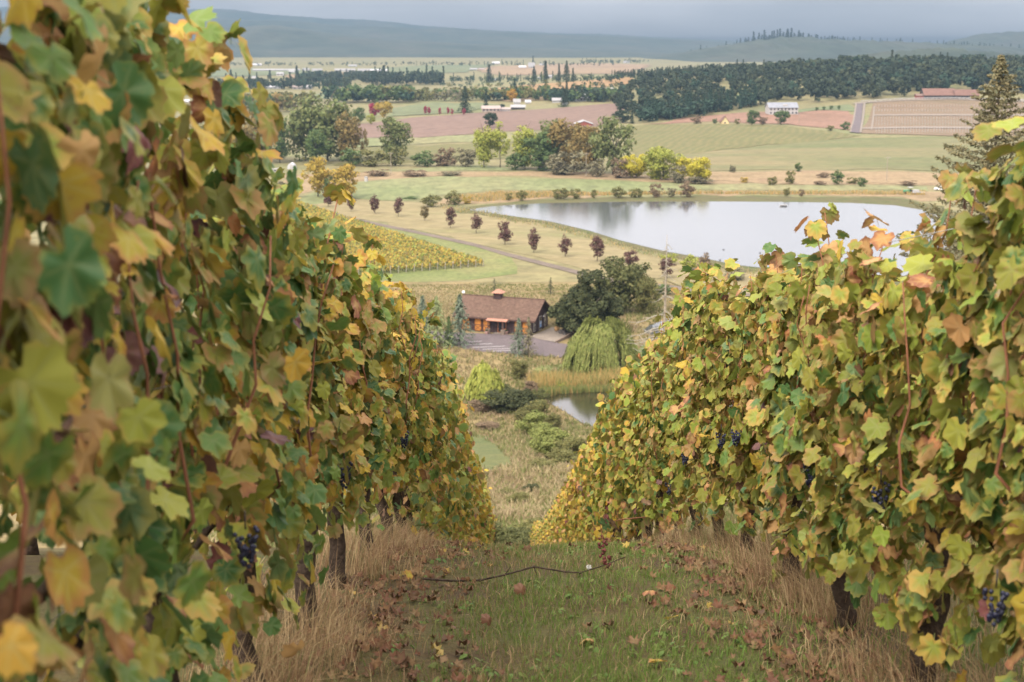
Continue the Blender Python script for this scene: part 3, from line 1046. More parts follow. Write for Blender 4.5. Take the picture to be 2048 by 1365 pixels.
# ------------------------------------------------------------------ grass, litter and small things on the aisle
G_GREEN = foliage('grass_green', [(.095, .16, .034), (.125, .205, .042), (.17, .215, .055), (.14, .175, .05)], .3, spec=.2)
G_OLIVE = foliage('grass_olive', [(.165, .175, .06), (.215, .205, .08), (.17, .155, .065)], .3, spec=.2)
G_STRAW = foliage('grass_straw', [(.34, .25, .13), (.42, .32, .18), (.28, .19, .10), (.38, .29, .15)], .3, spec=.15)
G_RUST = foliage('grass_rust', [(.22, .135, .08), (.28, .18, .10), (.18, .105, .06)], .25, spec=.15)


def blades(name, x, y, ln, wd, lean_dir, lean, mi, mats, zoff=-.01):
    """tapered bent grass blades as one joined mesh"""
    n = len(x)
    z = H(x, y) + zoff
    a = rng.uniform(0, 2 * np.pi, n)
    side = np.stack([np.cos(a), np.sin(a), np.zeros(n)], 1)
    base = np.stack([x, y, z], 1)
    ld = np.stack([np.cos(lean_dir), np.sin(lean_dir), np.zeros(n)], 1)
    up = np.array([0, 0, 1.0])
    c1 = base + (up * .55 + ld * (lean * .22)[:, None]) * ln[:, None]
    hgt = np.sqrt(np.clip(1 - (lean * .8) ** 2, .08, 1))
    c2 = base + up * (hgt * ln)[:, None] + ld * (lean * .85 * ln)[:, None]
    w = wd[:, None]
    V = np.stack([base - side * w / 2, base + side * w / 2, c1 + side * w * .4, c1 - side * w * .4, c2], 1).reshape(-1, 3)
    o = (np.arange(n) * 5)[:, None]
    Q = o + np.array([[0, 1, 2, 3]]); T = o + np.array([[3, 2, 4]])
    return mesh_np(name, V, [(Q, mi), (T, mi)], mats)


def aisle_grass():
    n = 160000
    y = 3.2 + 11 * rng.random(n) ** 1.25
    x = rng.uniform(-1.6, 2.4, n)
    patch = vnoise(x / .5, y / .9, 31); p2 = vnoise(x / .22, y / .3, 33)
    centre = np.exp(-((x - .45) / .80) ** 4)
    keep = rng.random(n) < np.clip(.12 + .75 * centre * (.35 + patch) - .4 * (p2 > .72), .06, 1)
    x, y, patch, centre = x[keep], y[keep], patch[keep], centre[keep]
    n = len(x)
    greenish = np.clip(.10 + centre * (.24 + .5 * sstep(.3, .7, patch)) + .2 * sstep(.4, .9, x) * centre, 0, .95)
    r = rng.random(n)
    mi = np.where(r < greenish, 0, np.where(rng.random(n) < .62, 1, np.where(rng.random(n) < .75, 2, 3)))
    ln = rng.uniform(.028, .075, n) * (1 + .6 * (mi == 2) * (rng.random(n) < .4))
    link('grass', blades('grass', x, y, ln, rng.uniform(.0025, .005, n), rng.uniform(0, 6.28, n), rng.uniform(.2, .95, n), mi, [G_GREEN, G_OLIVE, G_STRAW, G_RUST]), kind='stuff')
    # beyond the crest and under / behind the right row
    n = 26000
    y = rng.uniform(3, 16, n); x = rng.uniform(1.2, 4.6, n)
    mi = np.where(rng.random(n) < .6, 0, 2)
    link('grass', blades('grass', x, y, rng.uniform(.05, .13, n), rng.uniform(.004, .007, n), rng.uniform(0, 6.28, n), rng.uniform(.2, .8, n), mi, [G_GREEN, G_OLIVE, G_STRAW]), kind='stuff')


aisle_grass()


def broad_weeds():
    n0 = 420
    y = 3.3 + 9 * rng.random(n0) ** 1.2; x = rng.uniform(-.5, 1.3, n0)
    k = vnoise(x / .4, y / .6, 37) > .42
    x, y = np.repeat(x[k], 7), np.repeat(y[k], 7)
    n = len(x)
    a = rng.uniform(0, 6.283, n)
    pos = np.stack([x + .012 * np.cos(a), y + .012 * np.sin(a), H(x, y) + rng.uniform(.008, .03, n)], 1)
    nrm = np.stack([.5 * np.cos(a) + rng.normal(0, .25, n), .5 * np.sin(a) + rng.normal(0, .25, n), np.ones(n)], 1)
    tip = np.stack([np.cos(a), np.sin(a), np.full(n, .3)], 1)
    base = LOP.copy(); base[:, 0] *= .45; base[:, 1] = base[:, 1] * .9 + .6
    wm = foliage('weed_green', [(.07, .13, .03), (.10, .17, .04), (.13, .19, .05), (.16, .18, .05)], .25, spec=.25)
    link('broad_weeds', scatter_mesh('broad_weeds', base, LOF, pos, frames(nrm, tip), rng.uniform(.014, .032, n), [wm], np.zeros(n, int), {'edge': LOE}), kind='stuff')


broad_weeds()


def row_tufts(row):
    s = AISLE[row]; x0 = ROW_X[row]
    nt_ = 850
    ty = 2.2 + 24 * rng.random(nt_) ** 1.5
    tx = x0 + s * np.clip(rng.normal(.06, .20, nt_), -.45, .5)
    keep = vnoise(ty / .7, tx / .7 + 20, 41) > .34
    tx, ty = tx[keep], ty[keep]
    nb = rng.integers(10, 34, len(tx))
    x = np.repeat(tx, nb) + rng.normal(0, .045, nb.sum()); y = np.repeat(ty, nb) + rng.normal(0, .045, nb.sum())
    n = len(x)
    ld = np.where(s > 0, 0.0, math.pi) + rng.normal(-.35 * s, 1.3, n)
    tl = np.repeat(rng.uniform(.6, 1.3, len(tx)) * np.interp((tx - x0) * s, [-.3, .1, .3, .5], [.34, .30, .15, .10]), nb)
    mi = np.repeat(np.where(rng.random(len(tx)) < .62, 0, np.where(rng.random(len(tx)) < .8, 1, 2)), nb)
    mi = np.where(rng.random(n) < .25, rng.integers(0, 2, n), mi)
    o = link('dry_grass', blades('dry_grass', x, y, tl * rng.uniform(.5, 1.15, n), rng.uniform(.0022, .0042, n), ld, (rng.uniform(.25, 1.0, n) + .35 * sstep(.1, .5, (x - x0) * s)).clip(0, 1.2), mi, [G_STRAW, G_RUST, G_OLIVE]), kind='stuff')


row_tufts('left'); row_tufts('right')

# leaf litter
LITTER = [foliage('litter_brown', [(.125, .070, .032), (.175, .100, .044), (.085, .050, .028), (.23, .15, .07)], .15, edge=(.12, .06, .035)), foliage('litter_red', [(.135, .062, .034), (.165, .078, .04), (.10, .048, .03)], .15, edge=(.12, .06, .035)), foliage('litter_yellow', [(.38, .28, .07), (.34, .25, .09)], .2, edge=(.3, .18, .06))]


def litter():
    n = 1700
    row = rng.random(n) < .5
    y = 3.0 + 11 * rng.random(n) ** 1.3
    x = np.where(row, ROW_X['left'] + np.abs(rng.normal(.30, .24, n)), ROW_X['right'] - np.abs(rng.normal(.28, .25, n)))
    sp = rng.random(n) < .03
    x = np.where(sp, rng.uniform(-.8, 1.4, n), x)
    pos = np.stack([x, y, H(x, y) + rng.uniform(.015, .05, n)], 1)
    nrm = np.stack([rng.normal(0, .5, n), rng.normal(0, .5, n) - .2, np.ones(n)], 1)
    tip = rng.normal(0, 1, (n, 3))
    base = LOP.copy(); base[1:, :2] *= np.array([1, .62, 1.05, .6, 1.0, .7, .9, .58, 1.08, .6, .95])[:, None]; base[:, 2] *= 2.2; base[1::2, 2] += .35; base[2::4, 2] -= .3
    mi = rng.choice(3, n, p=[.72, .25, .03])
    link('leaf_litter', scatter_mesh('leaf_litter', base, LOF, pos, frames(nrm, tip), rng.uniform(.020, .046, n), LITTER, mi, {'edge': LOE}), kind='stuff')


litter()


def ground_leaf(px, py, scale, col, label, lift=.03, tilt=(.1, -.5), rz=0.0):
    p = at(px, py)
    s = CURLED[0] if col != 'yellow' else SHAPES[1]
    o = link('fallen_leaf', leaf_bpy(s, LM[col], 'fallen_leaf'), loc=p + Vector((0, 0, lift)))
    o.rotation_euler = (tilt[1], tilt[0], rz); o.scale = (scale * .78,) * 3
    tag(o, label, 'leaf', 'fallen leaves lying on the aisle')


ground_leaf(1345, 1247, .06, 'yellow', 'bright yellow fallen leaf among brown litter on the right of the aisle', rz=.6)
ground_leaf(1320, 1336, .07, 'yellow', 'pale yellow curled fallen leaf near the bottom edge of the aisle', rz=2.0, tilt=(.3, .2))
ground_leaf(1178, 1290, .065, 'tan', 'tan folded fallen leaf on the bare red soil patch in the aisle', rz=1.2, tilt=(.5, -.2))
ground_leaf(1042, 1200, .06, 'brown', 'upright rust brown fallen leaf left of the middle of the aisle', rz=.3, lift=.05, tilt=(.3, 1.0))
ground_leaf(975, 1262, .055, 'brown', 'curled brown fallen leaf standing in the grass at lower left of the aisle', rz=.3, lift=.05, tilt=(.6, .9))
ground_leaf(1300, 1200, .07, 'tan', 'orange tan fallen leaf beside the dry grass of the right row', rz=2.5, lift=.05, tilt=(.3, .4))
ground_leaf(818, 1180, .055, 'yellow', 'yellow fallen leaf propped on dry stalks beside the left row', rz=1.0, lift=.08, tilt=(.2, .9))


def hang_leaf(px, py, y, scale, col, label, rz):
    pass


# dark bare cane lying across the aisle, with the dried stalk beside it
def cane_across():
    pts = [(845, 1158, .05), (900, 1162, .04), (960, 1161, .05), (1010, 1150, .07), (1068, 1134, .12), (1130, 1144, .09), (1160, 1146, .08), (1200, 1134, .11), (1252, 1114, .16)]
    P = []
    for px, py, lift in pts:
        P.append(at_depth(px, py, 7.35 + (px - 1010) * .0006))
    # keep it on or just above the turf
    P = [Vector((p.x, p.y, max(p.z, float(H(p.x, p.y)) + .02))) for p in P]
    root = thing('bare_cane', P[0], 'thin dark bare vine cane lying bent across the grass aisle', 'cane')
    L = [p - P[0] for p in P]
    link('stem', MB().tube(L, [.006, .006, .0055, .005, .005, .0045, .004, .0035, .0025], 6).mesh('stem', M['bark'], True), root)
    for i in (2, 3, 4, 6):
        link('knot', MB().ball(L[i], .009, 6, 4).mesh('knot', M['bark'], True), root)
        t = L[i] + Vector((rng.normal(0, .02), 0, .05 * (1 if i % 2 else -1)))
        link('side_twig', MB().tube([L[i], t], [.003, .0015], 4).mesh('side_twig', M['bark'], True), root)
    # dried stalk hanging from a low leafy shoot
    top = at_depth(1200, 1050, 7.0); b = at_depth(1212, 1130, 7.0)
    r2 = thing('hanging_shoot', at_depth(1290, 1035, 7.1), 'low vine shoot with green leaf and dried red brown grape stalk hanging over the aisle', 'vine shoot')
    o = r2.location
    link('stem', MB().tube([Vector((0, 0, 0)), at_depth(1240, 1040, 7.05) - o, top - o, at_depth(1208, 1090, 7.0) - o, b - o], [.004, .0035, .003, .0025, .002], 5).mesh('stem', M['cane'], True), r2)
    mdry = plain('dried_stalk', (.13, .045, .04), .9, .1, .4, 40)
    m = MB()
    rr = random.Random(3)
    for i in range(26):
        t = i / 25
        c = (top - o).lerp(b - o, .3 + .72 * t) + Vector((rr.gauss(0, .012), rr.gauss(0, .012), 0))
        m.ball(c, rr.uniform(.006, .011), 6, 4)
    link('dried_grape_stalk', m.mesh('dried_grape_stalk', mdry, True), r2)
    for (px, py, c, s) in ((1190, 1046, 'green', .05), (1212, 1052, 'green', .055), (1226, 1050, 'brown', .04), (1214, 1040, 'wine', .035)):
        q = link('leaf', LEAFME[c][0], r2)
        q.location = at_depth(px, py, 6.98) - o; q.scale = (s,) * 3; q.rotation_euler = (R(70), R(rr.uniform(-40, 40)), R(rr.uniform(60, 120)))


cane_across()
# seed heads
mseed = plain('seed_fluff', (.5, .5, .46), .95, .1, .1, 60)
for (px, py), lab in (((1073, 1081), 'white dandelion seed head standing at the crest of the aisle'), ((1176, 1155), 'pale dandelion seed head in front of the bare cane')):
    p = at(px, py + 8)
    root = thing('seed_head', p, lab, 'dandelion', 'dandelion seed heads in the grass')
    link('stalk', MB().tube([(0, 0, 0), (.004, 0, .07)], .0015, 4).mesh('stalk', G_OLIVE), root)
    m = MB()
    rr = random.Random(px)
    for i in range(40):
        d = Vector((rr.gauss(0, 1), rr.gauss(0, 1), rr.gauss(0, 1))).normalized() * .014
        a = d.orthogonal().normalized() * .003
        m.poly([Vector((.004, 0, .082)), Vector((.004, 0, .082)) + d + a, Vector((.004, 0, .082)) + d - a])
    link('fluff', m.mesh('fluff', mseed), root)

# dry meadow on the slope below the rows and round the ponds
def meadow():
    n = 52000
    y = rng.uniform(70, 335, n); x = rng.uniform(-.17, .2, n) * y + rng.uniform(-6, 6, n)
    keep = np.ones(n, bool)
    for P in (pondP, p2, p3, p4, marshP, lotP_w, vineP_w, hayP_w):
        keep &= ~inside([(p.x, p.y) for p in P], x, y)
    keep &= ~inside([(p.x, p.y) for p in pxpoly([(900, 878), (960, 876), (990, 890), (1010, 908), (1030, 930), (985, 942), (900, 944)])], x, y)
    keep &= ~((y < 82) & (x > -2) & (x < 3))
    x, y = x[keep], y[keep]; n = len(x)
    k = vnoise(x / 9, y / 14, 61)
    n3 = 4
    X = np.repeat(x, n3) + rng.normal(0, .22, n * n3); Y = np.repeat(y, n3) + rng.normal(0, .22, n * n3)
    kk = np.repeat(k, n3)
    r = rng.random(n * n3)
    k2 = np.repeat(vnoise(x / 5 + 7, y / 22, 63), n3); k3 = np.repeat(vnoise(x / 3.5, y / 7, 65), n3)
    mi = np.where(r < .2 + .66 * (k2 < .42) + .35 * (kk < .36), 1, np.where(r < .58, 0, np.where(r < .64 + .2 * (kk > .6), 2, np.where(k3 > .55, 3, 0))))
    ln = rng.uniform(.25, .75, n * n3) * (1.25 - .5 * (np.repeat(y, n3) > 300))
    mats = [foliage('meadow_straw', [(.27, .225, .115), (.33, .275, .15), (.235, .185, .095)], .3, spec=.1), foliage('meadow_olive', [(.13, .15, .05), (.17, .175, .065)], .3, spec=.1),
            foliage('meadow_pink', [(.27, .215, .125), (.25, .19, .11)], .3, spec=.1), foliage('meadow_brown', [(.27, .20, .13), (.33, .25, .15)], .3, spec=.1)]
    link('meadow_grass', blades('meadow_grass', X, Y, ln, rng.uniform(.08, .2, n * n3), rng.uniform(0, 6.28, n * n3), rng.uniform(.2, .9, n * n3), mi, mats, -.03), kind='stuff')


lotP_w = pxpoly([(850, 662), (935, 655), (1062, 660), (1104, 652), (1150, 666), (1140, 704), (1122, 716), (1060, 711), (960, 704), (890, 690), (850, 680)])
vineP_w = pxpoly([(600, 418), (640, 424), (700, 439), (765, 451), (850, 468), (950, 490), (1010, 506), (1040, 535), (1030, 548), (960, 556), (830, 562), (740, 560), (600, 545)])
hayP_w = pxpoly([(560, 398), (700, 403), (860, 407), (960, 424), (1100, 455), (1210, 488), (1320, 516), (1440, 540), (1620, 575), (1500, 600), (1330, 583), (1140, 550), (1007, 515), (850, 464), (765, 448), (690, 436), (600, 418)])
meadow()


def reeds(name, poly, n, h, mats, p, wid=(.06, .13)):
    poly = [(q.x, q.y) for q in poly]
    a = np.array(poly); x = rng.uniform(a[:, 0].min(), a[:, 0].max(), n * 3); y = rng.uniform(a[:, 1].min(), a[:, 1].max(), n * 3)
    k = inside(poly, x, y); x, y = x[k][:n], y[k][:n]
    n = len(x)
    mi = rng.choice(len(mats), n, p=p)
    return link(name, blades(name, x, y, h * rng.uniform(.6, 1.15, n) * (.75 + .5 * vnoise(x / 3, y / 3, 8)), rng.uniform(wid[0], wid[1], n), rng.uniform(0, 6.28, n), rng.uniform(.02, .35, n), mi, mats, -.05), kind='stuff')


RG = foliage('reed_green', [(.16, .19, .06), (.21, .23, .08), (.14, .17, .055)], .3, spec=.15)
RO = foliage('reed_orange', [(.42, .30, .11), (.38, .25, .09), (.46, .35, .15)], .3, spec=.15)
RP = foliage('reed_pale', [(.34, .29, .16), (.30, .25, .13)], .3, spec=.15)
reeds('reeds', pxpoly([(1058, 790), (1055, 768), (1090, 762), (1290, 757), (1420, 755), (1420, 776), (1290, 778), (1180, 781), (1110, 784)]), 9000, 2.1, [RG, RO], [.4, .6])
reeds('reeds', pxpoly([(1060, 800), (1058, 790), (1110, 783), (1290, 778), (1290, 782), (1120, 790), (1085, 800)]), 2500, 1.3, [RG, RO], [.85, .15])
# fringe of tall pale grass along the near and far shores of the large pond
sh = [(880, 412), (960, 425), (1030, 440), (1100, 451), (1170, 470), (1230, 489), (1320, 513), (1390, 526), (1460, 541), (1560, 551), (1690, 562)]
reeds('shore_grass', pxpoly([(a, b - 4) for a, b in sh] + [(a, b + 7) for a, b in sh[::-1]]), 9000, .9, [RP, RG, RO], [.6, .3, .1], (.12, .3))
reeds('shore_grass', pxpoly([(900, 396), (1000, 386), (1230, 388), (1400, 386), (1850, 385), (1850, 391), (1400, 389), (1230, 391), (1080, 396), (960, 405)]), 7000, 1.3, [RP, RG, RO], [.35, .15, .5], (.2, .45))

# ------------------------------------------------------------------ trees
def cloud(clumps, n, size, seed, up=.35, quad=True, elong=1.0):
    """leaf-sized faces spread over clumps (x, y, z, r, squash)"""
    r = np.random.default_rng(seed)
    C = np.array(clumps, float)
    w = C[:, 3] ** 2; w /= w.sum()
    i = r.choice(len(C), n, p=w)
    d = r.normal(0, 1, (n, 3)); d /= np.linalg.norm(d, axis=1, keepdims=True)
    rad = C[i, 3] * (.45 + .6 * r.random(n) ** .6)
    sq = C[i, 4] if C.shape[1] > 4 else np.ones(n)
    pos = C[i, :3] + d * rad[:, None] * np.stack([np.ones(n), np.ones(n), sq], 1)
    nrm = d * .9 + np.array([0, 0, up]) + r.normal(0, .45, (n, 3))
    fr = frames(nrm, r.normal(0, 1, (n, 3)))
    s = size * r.uniform(.6, 1.4, n)
    q = np.array([[-.5, -.5 * elong, 0], [.5, -.45 * elong, .08], [.42, .5 * elong, 0], [-.45, .42 * elong, -.08]])
    V = np.einsum('nij,kj->nki', fr, q) * s[:, None, None] + pos[:, None, :]
    F = (np.arange(n) * 4)[:, None] + np.arange(4)[None]
    return V.reshape(-1, 3), F


def broad(seed, n=2300, nc=32, size=.038, low=.05, wide=.5, sparse=0.0, pointy=0.0):
    r = np.random.default_rng(seed)
    cl = []
    while len(cl) < nc:
        p = r.uniform(-1, 1, 3)
        if np.linalg.norm(p) > 1 or np.linalg.norm(p) < .35:
            continue
        z = low + (1 - low) * (p[2] + 1) / 2
        taper = 1 - pointy * max(0, (z - .45)) * 1.3
        if p[2] < -.2:
            taper *= .85
        rad = r.uniform(.09, .17) * (1 - .45 * sparse)
        cl.append((p[0] * (wide - .11) * taper, p[1] * (wide - .11) * taper, low + .08 + (1 - low - .17) * (p[2] + 1) / 2, rad, .8))
    return cloud(cl, n, size, seed + 1), cl


def broad_meshes(nm, seeds, **kw):
    res = []
    for s in seeds:
        (V, F), cl = broad(s, **kw)
        res.append(mesh_np('crown', V, [(F, 0)], [M['f_olive']]))
    return res


def conifer_mesh(seed, n=1100, size=.045, tiers=15, wid=.2, low=.04, droop=.12):
    r = np.random.default_rng(seed)
    P, Nn, T = [], [], []
    per = n // tiers // 6
    for k in range(tiers):
        t = k / (tiers - 1)
        z0 = low + (1 - low) * t ** .93
        L = wid * (1 - t) ** .85 * r.uniform(.8, 1.1) + .008
        nb = 6
        a0 = r.uniform(0, 6.28)
        for b in range(nb):
            a = a0 + b * 6.283 / nb + r.normal(0, .2)
            l = L * r.uniform(.7, 1.12)
            for j in range(max(3, int(per * (1 - t * .5)))):
                f = r.random() ** .7
                P.append((math.cos(a) * l * f + r.normal(0, .012), math.sin(a) * l * f + r.normal(0, .012), z0 - droop * l * f * 1.6 + r.normal(0, .012)))
                Nn.append((math.cos(a) * .7 + r.normal(0, .5), math.sin(a) * .7 + r.normal(0, .5), .5))
                T.append((math.cos(a), math.sin(a), -.3))
    P = np.array(P); fr = frames(np.array(Nn), np.array(T)); n = len(P)
    s = size * r.uniform(.6, 1.3, n)
    q = np.array([[-.35, -.5, 0], [.35, -.5, 0], [.1, .7, -.1], [-.1, .7, -.1]])
    V = np.einsum('nij,kj->nki', fr, q) * s[:, None, None] + P[:, None, :]
    F = (np.arange(n) * 4)[:, None] + np.arange(4)[None]
    return mesh_np('crown', V.reshape(-1, 3), [(F, 0)], [M['f_dark']])


FO = {
    'olive': [(0.128, 0.128, 0.045), (0.173, 0.158, 0.054), (0.105, 0.120, 0.045), (0.195, 0.173, 0.068)],
    'rust': [(.185, .140, .050), (.225, .155, .055), (.150, .130, .048), (.25, .175, .065)],
    'gold': [(0.324, 0.243, 0.047), (0.378, 0.270, 0.054), (0.270, 0.230, 0.054), (0.405, 0.257, 0.068)],
    'yellow': [(0.390, 0.351, 0.039), (0.442, 0.377, 0.046), (0.325, 0.325, 0.046), (0.468, 0.364, 0.052)],
    'lime': [(0.257, 0.284, 0.054), (0.311, 0.324, 0.068), (0.203, 0.243, 0.049), (0.351, 0.338, 0.081)],
    'green': [(0.080, 0.123, 0.043), (0.109, 0.152, 0.052), (0.065, 0.102, 0.041), (0.131, 0.167, 0.058)],
    'grey': [(0.154, 0.147, 0.087), (0.196, 0.175, 0.105), (0.133, 0.126, 0.077), (0.224, 0.196, 0.112)],
    'brown': [(0.168, 0.119, 0.077), (0.210, 0.147, 0.091), (0.140, 0.112, 0.070), (0.238, 0.168, 0.105)],
    'dark': [(0.026, 0.042, 0.023), (0.039, 0.057, 0.029), (0.034, 0.047, 0.026), (0.052, 0.068, 0.034)],
    'bluegreen': [(.130, .165, .110), (.165, .200, .135), (.105, .140, .098), (.19, .215, .15)],
    'larch': [(.215, .255, .110), (.25, .285, .125), (.175, .22, .10), (.29, .31, .14)],
    'plum': [(0.088, 0.045, 0.045), (0.119, 0.060, 0.055), (0.100, 0.065, 0.045), (0.144, 0.081, 0.065)],
    'plumgreen': [(0.098, 0.091, 0.042), (0.130, 0.111, 0.047), (0.169, 0.117, 0.039), (0.104, 0.078, 0.046)],
    'magenta': [(.26, .030, .060), (.32, .045, .080), (.20, .03, .05)],
    'orange': [(.36, .20, .03), (.40, .24, .04)],
    'oak': [(0.046, 0.057, 0.025), (0.067, 0.076, 0.032), (0.039, 0.048, 0.023), (0.098, 0.098, 0.040)],
    'cotton': [(.13, .155, .060), (.16, .18, .065), (.11, .14, .055), (.19, .185, .07)],
    'oakolive': [(.075, .085, .032), (.105, .11, .04), (.06, .07, .028), (.14, .135, .05)],
    'willow': [(0.161, 0.189, 0.050), (0.203, 0.224, 0.063), (0.133, 0.161, 0.048), (0.238, 0.238, 0.077)],
}
for k, c in FO.items():
    M['f_' + k] = foliage('foliage_' + k, c, .22, spec=.12, rough=.7)
M['tree_bark'] = plain('tree_bark', (.10, .085, .065), .95, .1, .4, 6)
M['pale_branch'] = plain('pale_branch', (.25, .23, .18), .95, .1, .2, 5)
M['dead_wood'] = plain('dead_wood', (.27, .235, .18), .95, .1, .3, 5)

CROWN = {
    'broad': broad_meshes('b', [11, 12, 13, 14]),
    'tall': broad_meshes('t', [21, 22, 23], low=.03, wide=.36, nc=36, n=2500, size=.033),
    'sparse': broad_meshes('s', [31, 32, 33], sparse=.55, nc=28, n=1400, size=.032, low=.16),
    'shrub': broad_meshes('u', [41, 42, 43, 44], low=-.06, wide=.52, nc=26, n=900, size=.055),
    'bush': broad_meshes('n', [45, 46, 47, 48], low=-.08, wide=.54, nc=46, n=5200, size=.032),
    'oval': broad_meshes('o', [51, 52, 53, 54, 55, 56, 57], low=.10, wide=.40, nc=24, n=800, size=.048, pointy=.7),
    'cone': [conifer_mesh(s) for s in (61, 62, 63)],
    'slim': [conifer_mesh(s, wid=.13) for s in (66, 67)],
}


def trunk_mesh(seed, top=.55, r0=.022, limbs=5, lean=.5):
    r = np.random.default_rng(seed)
    m = MB()
    p = [(0, 0, -.02)]
    for i in range(1, 6):
        p.append((r.normal(0, .008), r.normal(0, .008), top * i / 5))
    m.tube(p, [r0 * (1 - .12 * i) for i in range(6)], 6)
    for k in range(limbs):
        j = 2 + k % 4
        a = r.uniform(0, 6.28)
        q = [Vector(p[j])]
        for s in range(1, 4):
            q.append(q[0] + Vector((math.cos(a) * lean * .11 * s, math.sin(a) * lean * .11 * s, .09 * s)))
        m.tube(q, [r0 * .5, r0 * .38, r0 * .25, r0 * .1], 4)
    return m.mesh('trunk', M['tree_bark'], True)


TRUNK_T = {'broad': [trunk_mesh(1), trunk_mesh(2)], 'tall': [trunk_mesh(3, .75, .014, 6), trunk_mesh(4, .75, .014, 6)], 'sparse': [trunk_mesh(5, .7, .014, 8), trunk_mesh(6, .7, .014, 8)],
           'shrub': [trunk_mesh(7, .5, .02, 6, 1.2)], 'bush': [trunk_mesh(7, .5, .012, 6, 1.2)], 'oval': [trunk_mesh(8, .5, .018, 6, .6)], 'cone': [trunk_mesh(9, .92, .012, 0)], 'slim': [trunk_mesh(10, .92, .010, 0)]}
ti = 0
labels_used = {}


def tree(px, base, hpx, wpx, kind, colr, label, name=None, cat='tree', group=None, y=None):
    global ti
    ti += 1
    p = at(px, base) if y is None else Vector((float((px - CXP) / FPX * y), y, float(H((px - CXP) / FPX * y, y))))
    k = p.y / FPX / math.cos(math.atan2(base - CYP, FPX)) * 1.02
    unit_w = {'broad': 1.0, 'tall': .72, 'sparse': 1.0, 'shrub': 1.04, 'bush': 1.04, 'oval': .8, 'cone': .42, 'slim': .28}[kind]
    h, w = hpx * k, wpx * k / unit_w
    name = name or {'shrub': 'shrub', 'bush': 'shrub', 'cone': 'conifer', 'slim': 'conifer', 'oval': 'plum_tree'}.get(kind, 'deciduous_tree')
    o = thing(name, p, label, cat, group, rz=random.uniform(0, 6.28))
    o.scale = (w, w, h)
    ms = CROWN[kind]
    c = link('crown', ms[ti % len(ms)], o)
    c.material_slots[0].link = 'OBJECT'; c.material_slots[0].material = M['f_' + colr]
    t = TRUNK_T[kind]
    link('trunk', t[ti % len(t)], o)
    return o


T = tree
# left cottonwoods and their neighbours
T(655, 322, 138, 112, 'tall', 'cotton', 'tallest olive green cottonwood in the clump at the left edge of the valley', 'cottonwood_tree')
T(610, 322, 130, 88, 'tall', 'cotton', 'olive cottonwood with yellow top standing left of the tallest cottonwood', 'cottonwood_tree')
T(560, 326, 90, 62, 'broad', 'green', 'fresh green rounded tree at the foot of the left cottonwoods')
T(522, 322, 124, 86, 'tall', 'rust', 'rusty olive tall tree left of the green rounded tree', 'cottonwood_tree')
T(696, 324, 108, 56, 'tall', 'rust', 'rusty brown edged tall tree at the right end of the left cottonwood clump', 'cottonwood_tree')
T(632, 330, 70, 70, 'broad', 'green', 'green understorey tree beneath the tallest cottonwood')
T(478, 330, 96, 80, 'broad', 'rust', 'rust and gold tree beside the vine row at the left of the valley')
T(440, 336, 90, 84, 'broad', 'gold', 'golden yellow tree just above the left vine row')
T(395, 332, 88, 80, 'broad', 'olive', 'olive tree half hidden by the left vine tops')
T(726, 322, 70, 32, 'sparse', 'rust', 'thin rust coloured tree between the cottonwoods and the lone feathery tree')
T(788, 320, 90, 80, 'broad', 'cotton', 'lone feathery olive tree in the gap before the ploughed field')
T(742, 333, 36, 70, 'shrub', 'olive', 'broad olive shrub at the foot of the cottonwoods', cat='shrub')
T(705, 332, 38, 60, 'shrub', 'green', 'green shrub left of the broad olive shrub', cat='shrub')
T(790, 332, 40, 60, 'shrub', 'olive', 'shrub under the lone feathery tree', cat='shrub')
T(850, 333, 34, 56, 'shrub', 'green', 'green hedge shrub right of the utility pole', cat='shrub')
T(895, 333, 40, 52, 'shrub', 'brown', 'brown twiggy shrub in the hedge left of the middle grove', cat='shrub')
T(932, 334, 42, 56, 'shrub', 'grey', 'grey olive shrub at the left foot of the middle grove', cat='shrub')
# yellow pair by the field
T(636, 394, 80, 66, 'broad', 'gold', 'left of the two mustard yellow trees beside the near green field')
T(692, 398, 74, 70, 'broad', 'gold', 'right of the two mustard yellow trees beside the near green field')
T(664, 398, 50, 40, 'shrub', 'green', 'dark green shrub between the two mustard yellow trees', cat='shrub')
T(582, 396, 34, 44, 'shrub', 'green', 'green shrub peeping over the left vine row', cat='shrub')
T(560, 386, 26, 40, 'shrub', 'grey', 'grey shrub behind the green shrub at the left vine row', cat='shrub')
# middle grove
T(968, 336, 90, 50, 'tall', 'lime', 'pale yellow green tree at the left end of the middle grove')
T(1000, 336, 94, 76, 'sparse', 'lime', 'yellow green tree with open forked limbs in the middle grove')
T(1050, 338, 92, 62, 'tall', 'lime', 'yellow tinged tall tree right of the forked tree')
T(1080, 340, 76, 90, 'broad', 'green', 'round green tree in the heart of the middle grove')
T(1100, 337, 98, 74, 'tall', 'cotton', 'olive tree rising behind the round green tree')
T(1132, 340, 106, 88, 'broad', 'rust', 'large rust and olive tree, tallest of the middle grove')
T(1172, 346, 98, 84, 'broad', 'rust', 'orange brown tree right of the tallest grove tree')
T(1226, 350, 116, 102, 'broad', 'cotton', 'big olive tree at the right end of the middle grove')
T(1190, 346, 58, 36, 'oval', 'yellow', 'small bright yellow tree in front of the middle grove', 'deciduous_tree')
T(1130, 350, 50, 90, 'shrub', 'grey', 'wide grey olive willow shrub before the middle grove', cat='shrub')
T(1085, 342, 40, 60, 'shrub', 'green', 'low green shrub at the foot of the round green tree', cat='shrub')
T(1030, 340, 36, 60, 'shrub', 'green', 'low green shrub under the forked tree', cat='shrub')
T(1196, 354, 40, 48, 'shrub', 'grey', 'round grey shrub beside the second utility pole', cat='shrub')
T(1240, 357, 44, 50, 'shrub', 'brown', 'brown grey shrub at the right foot of the grove', cat='shrub')
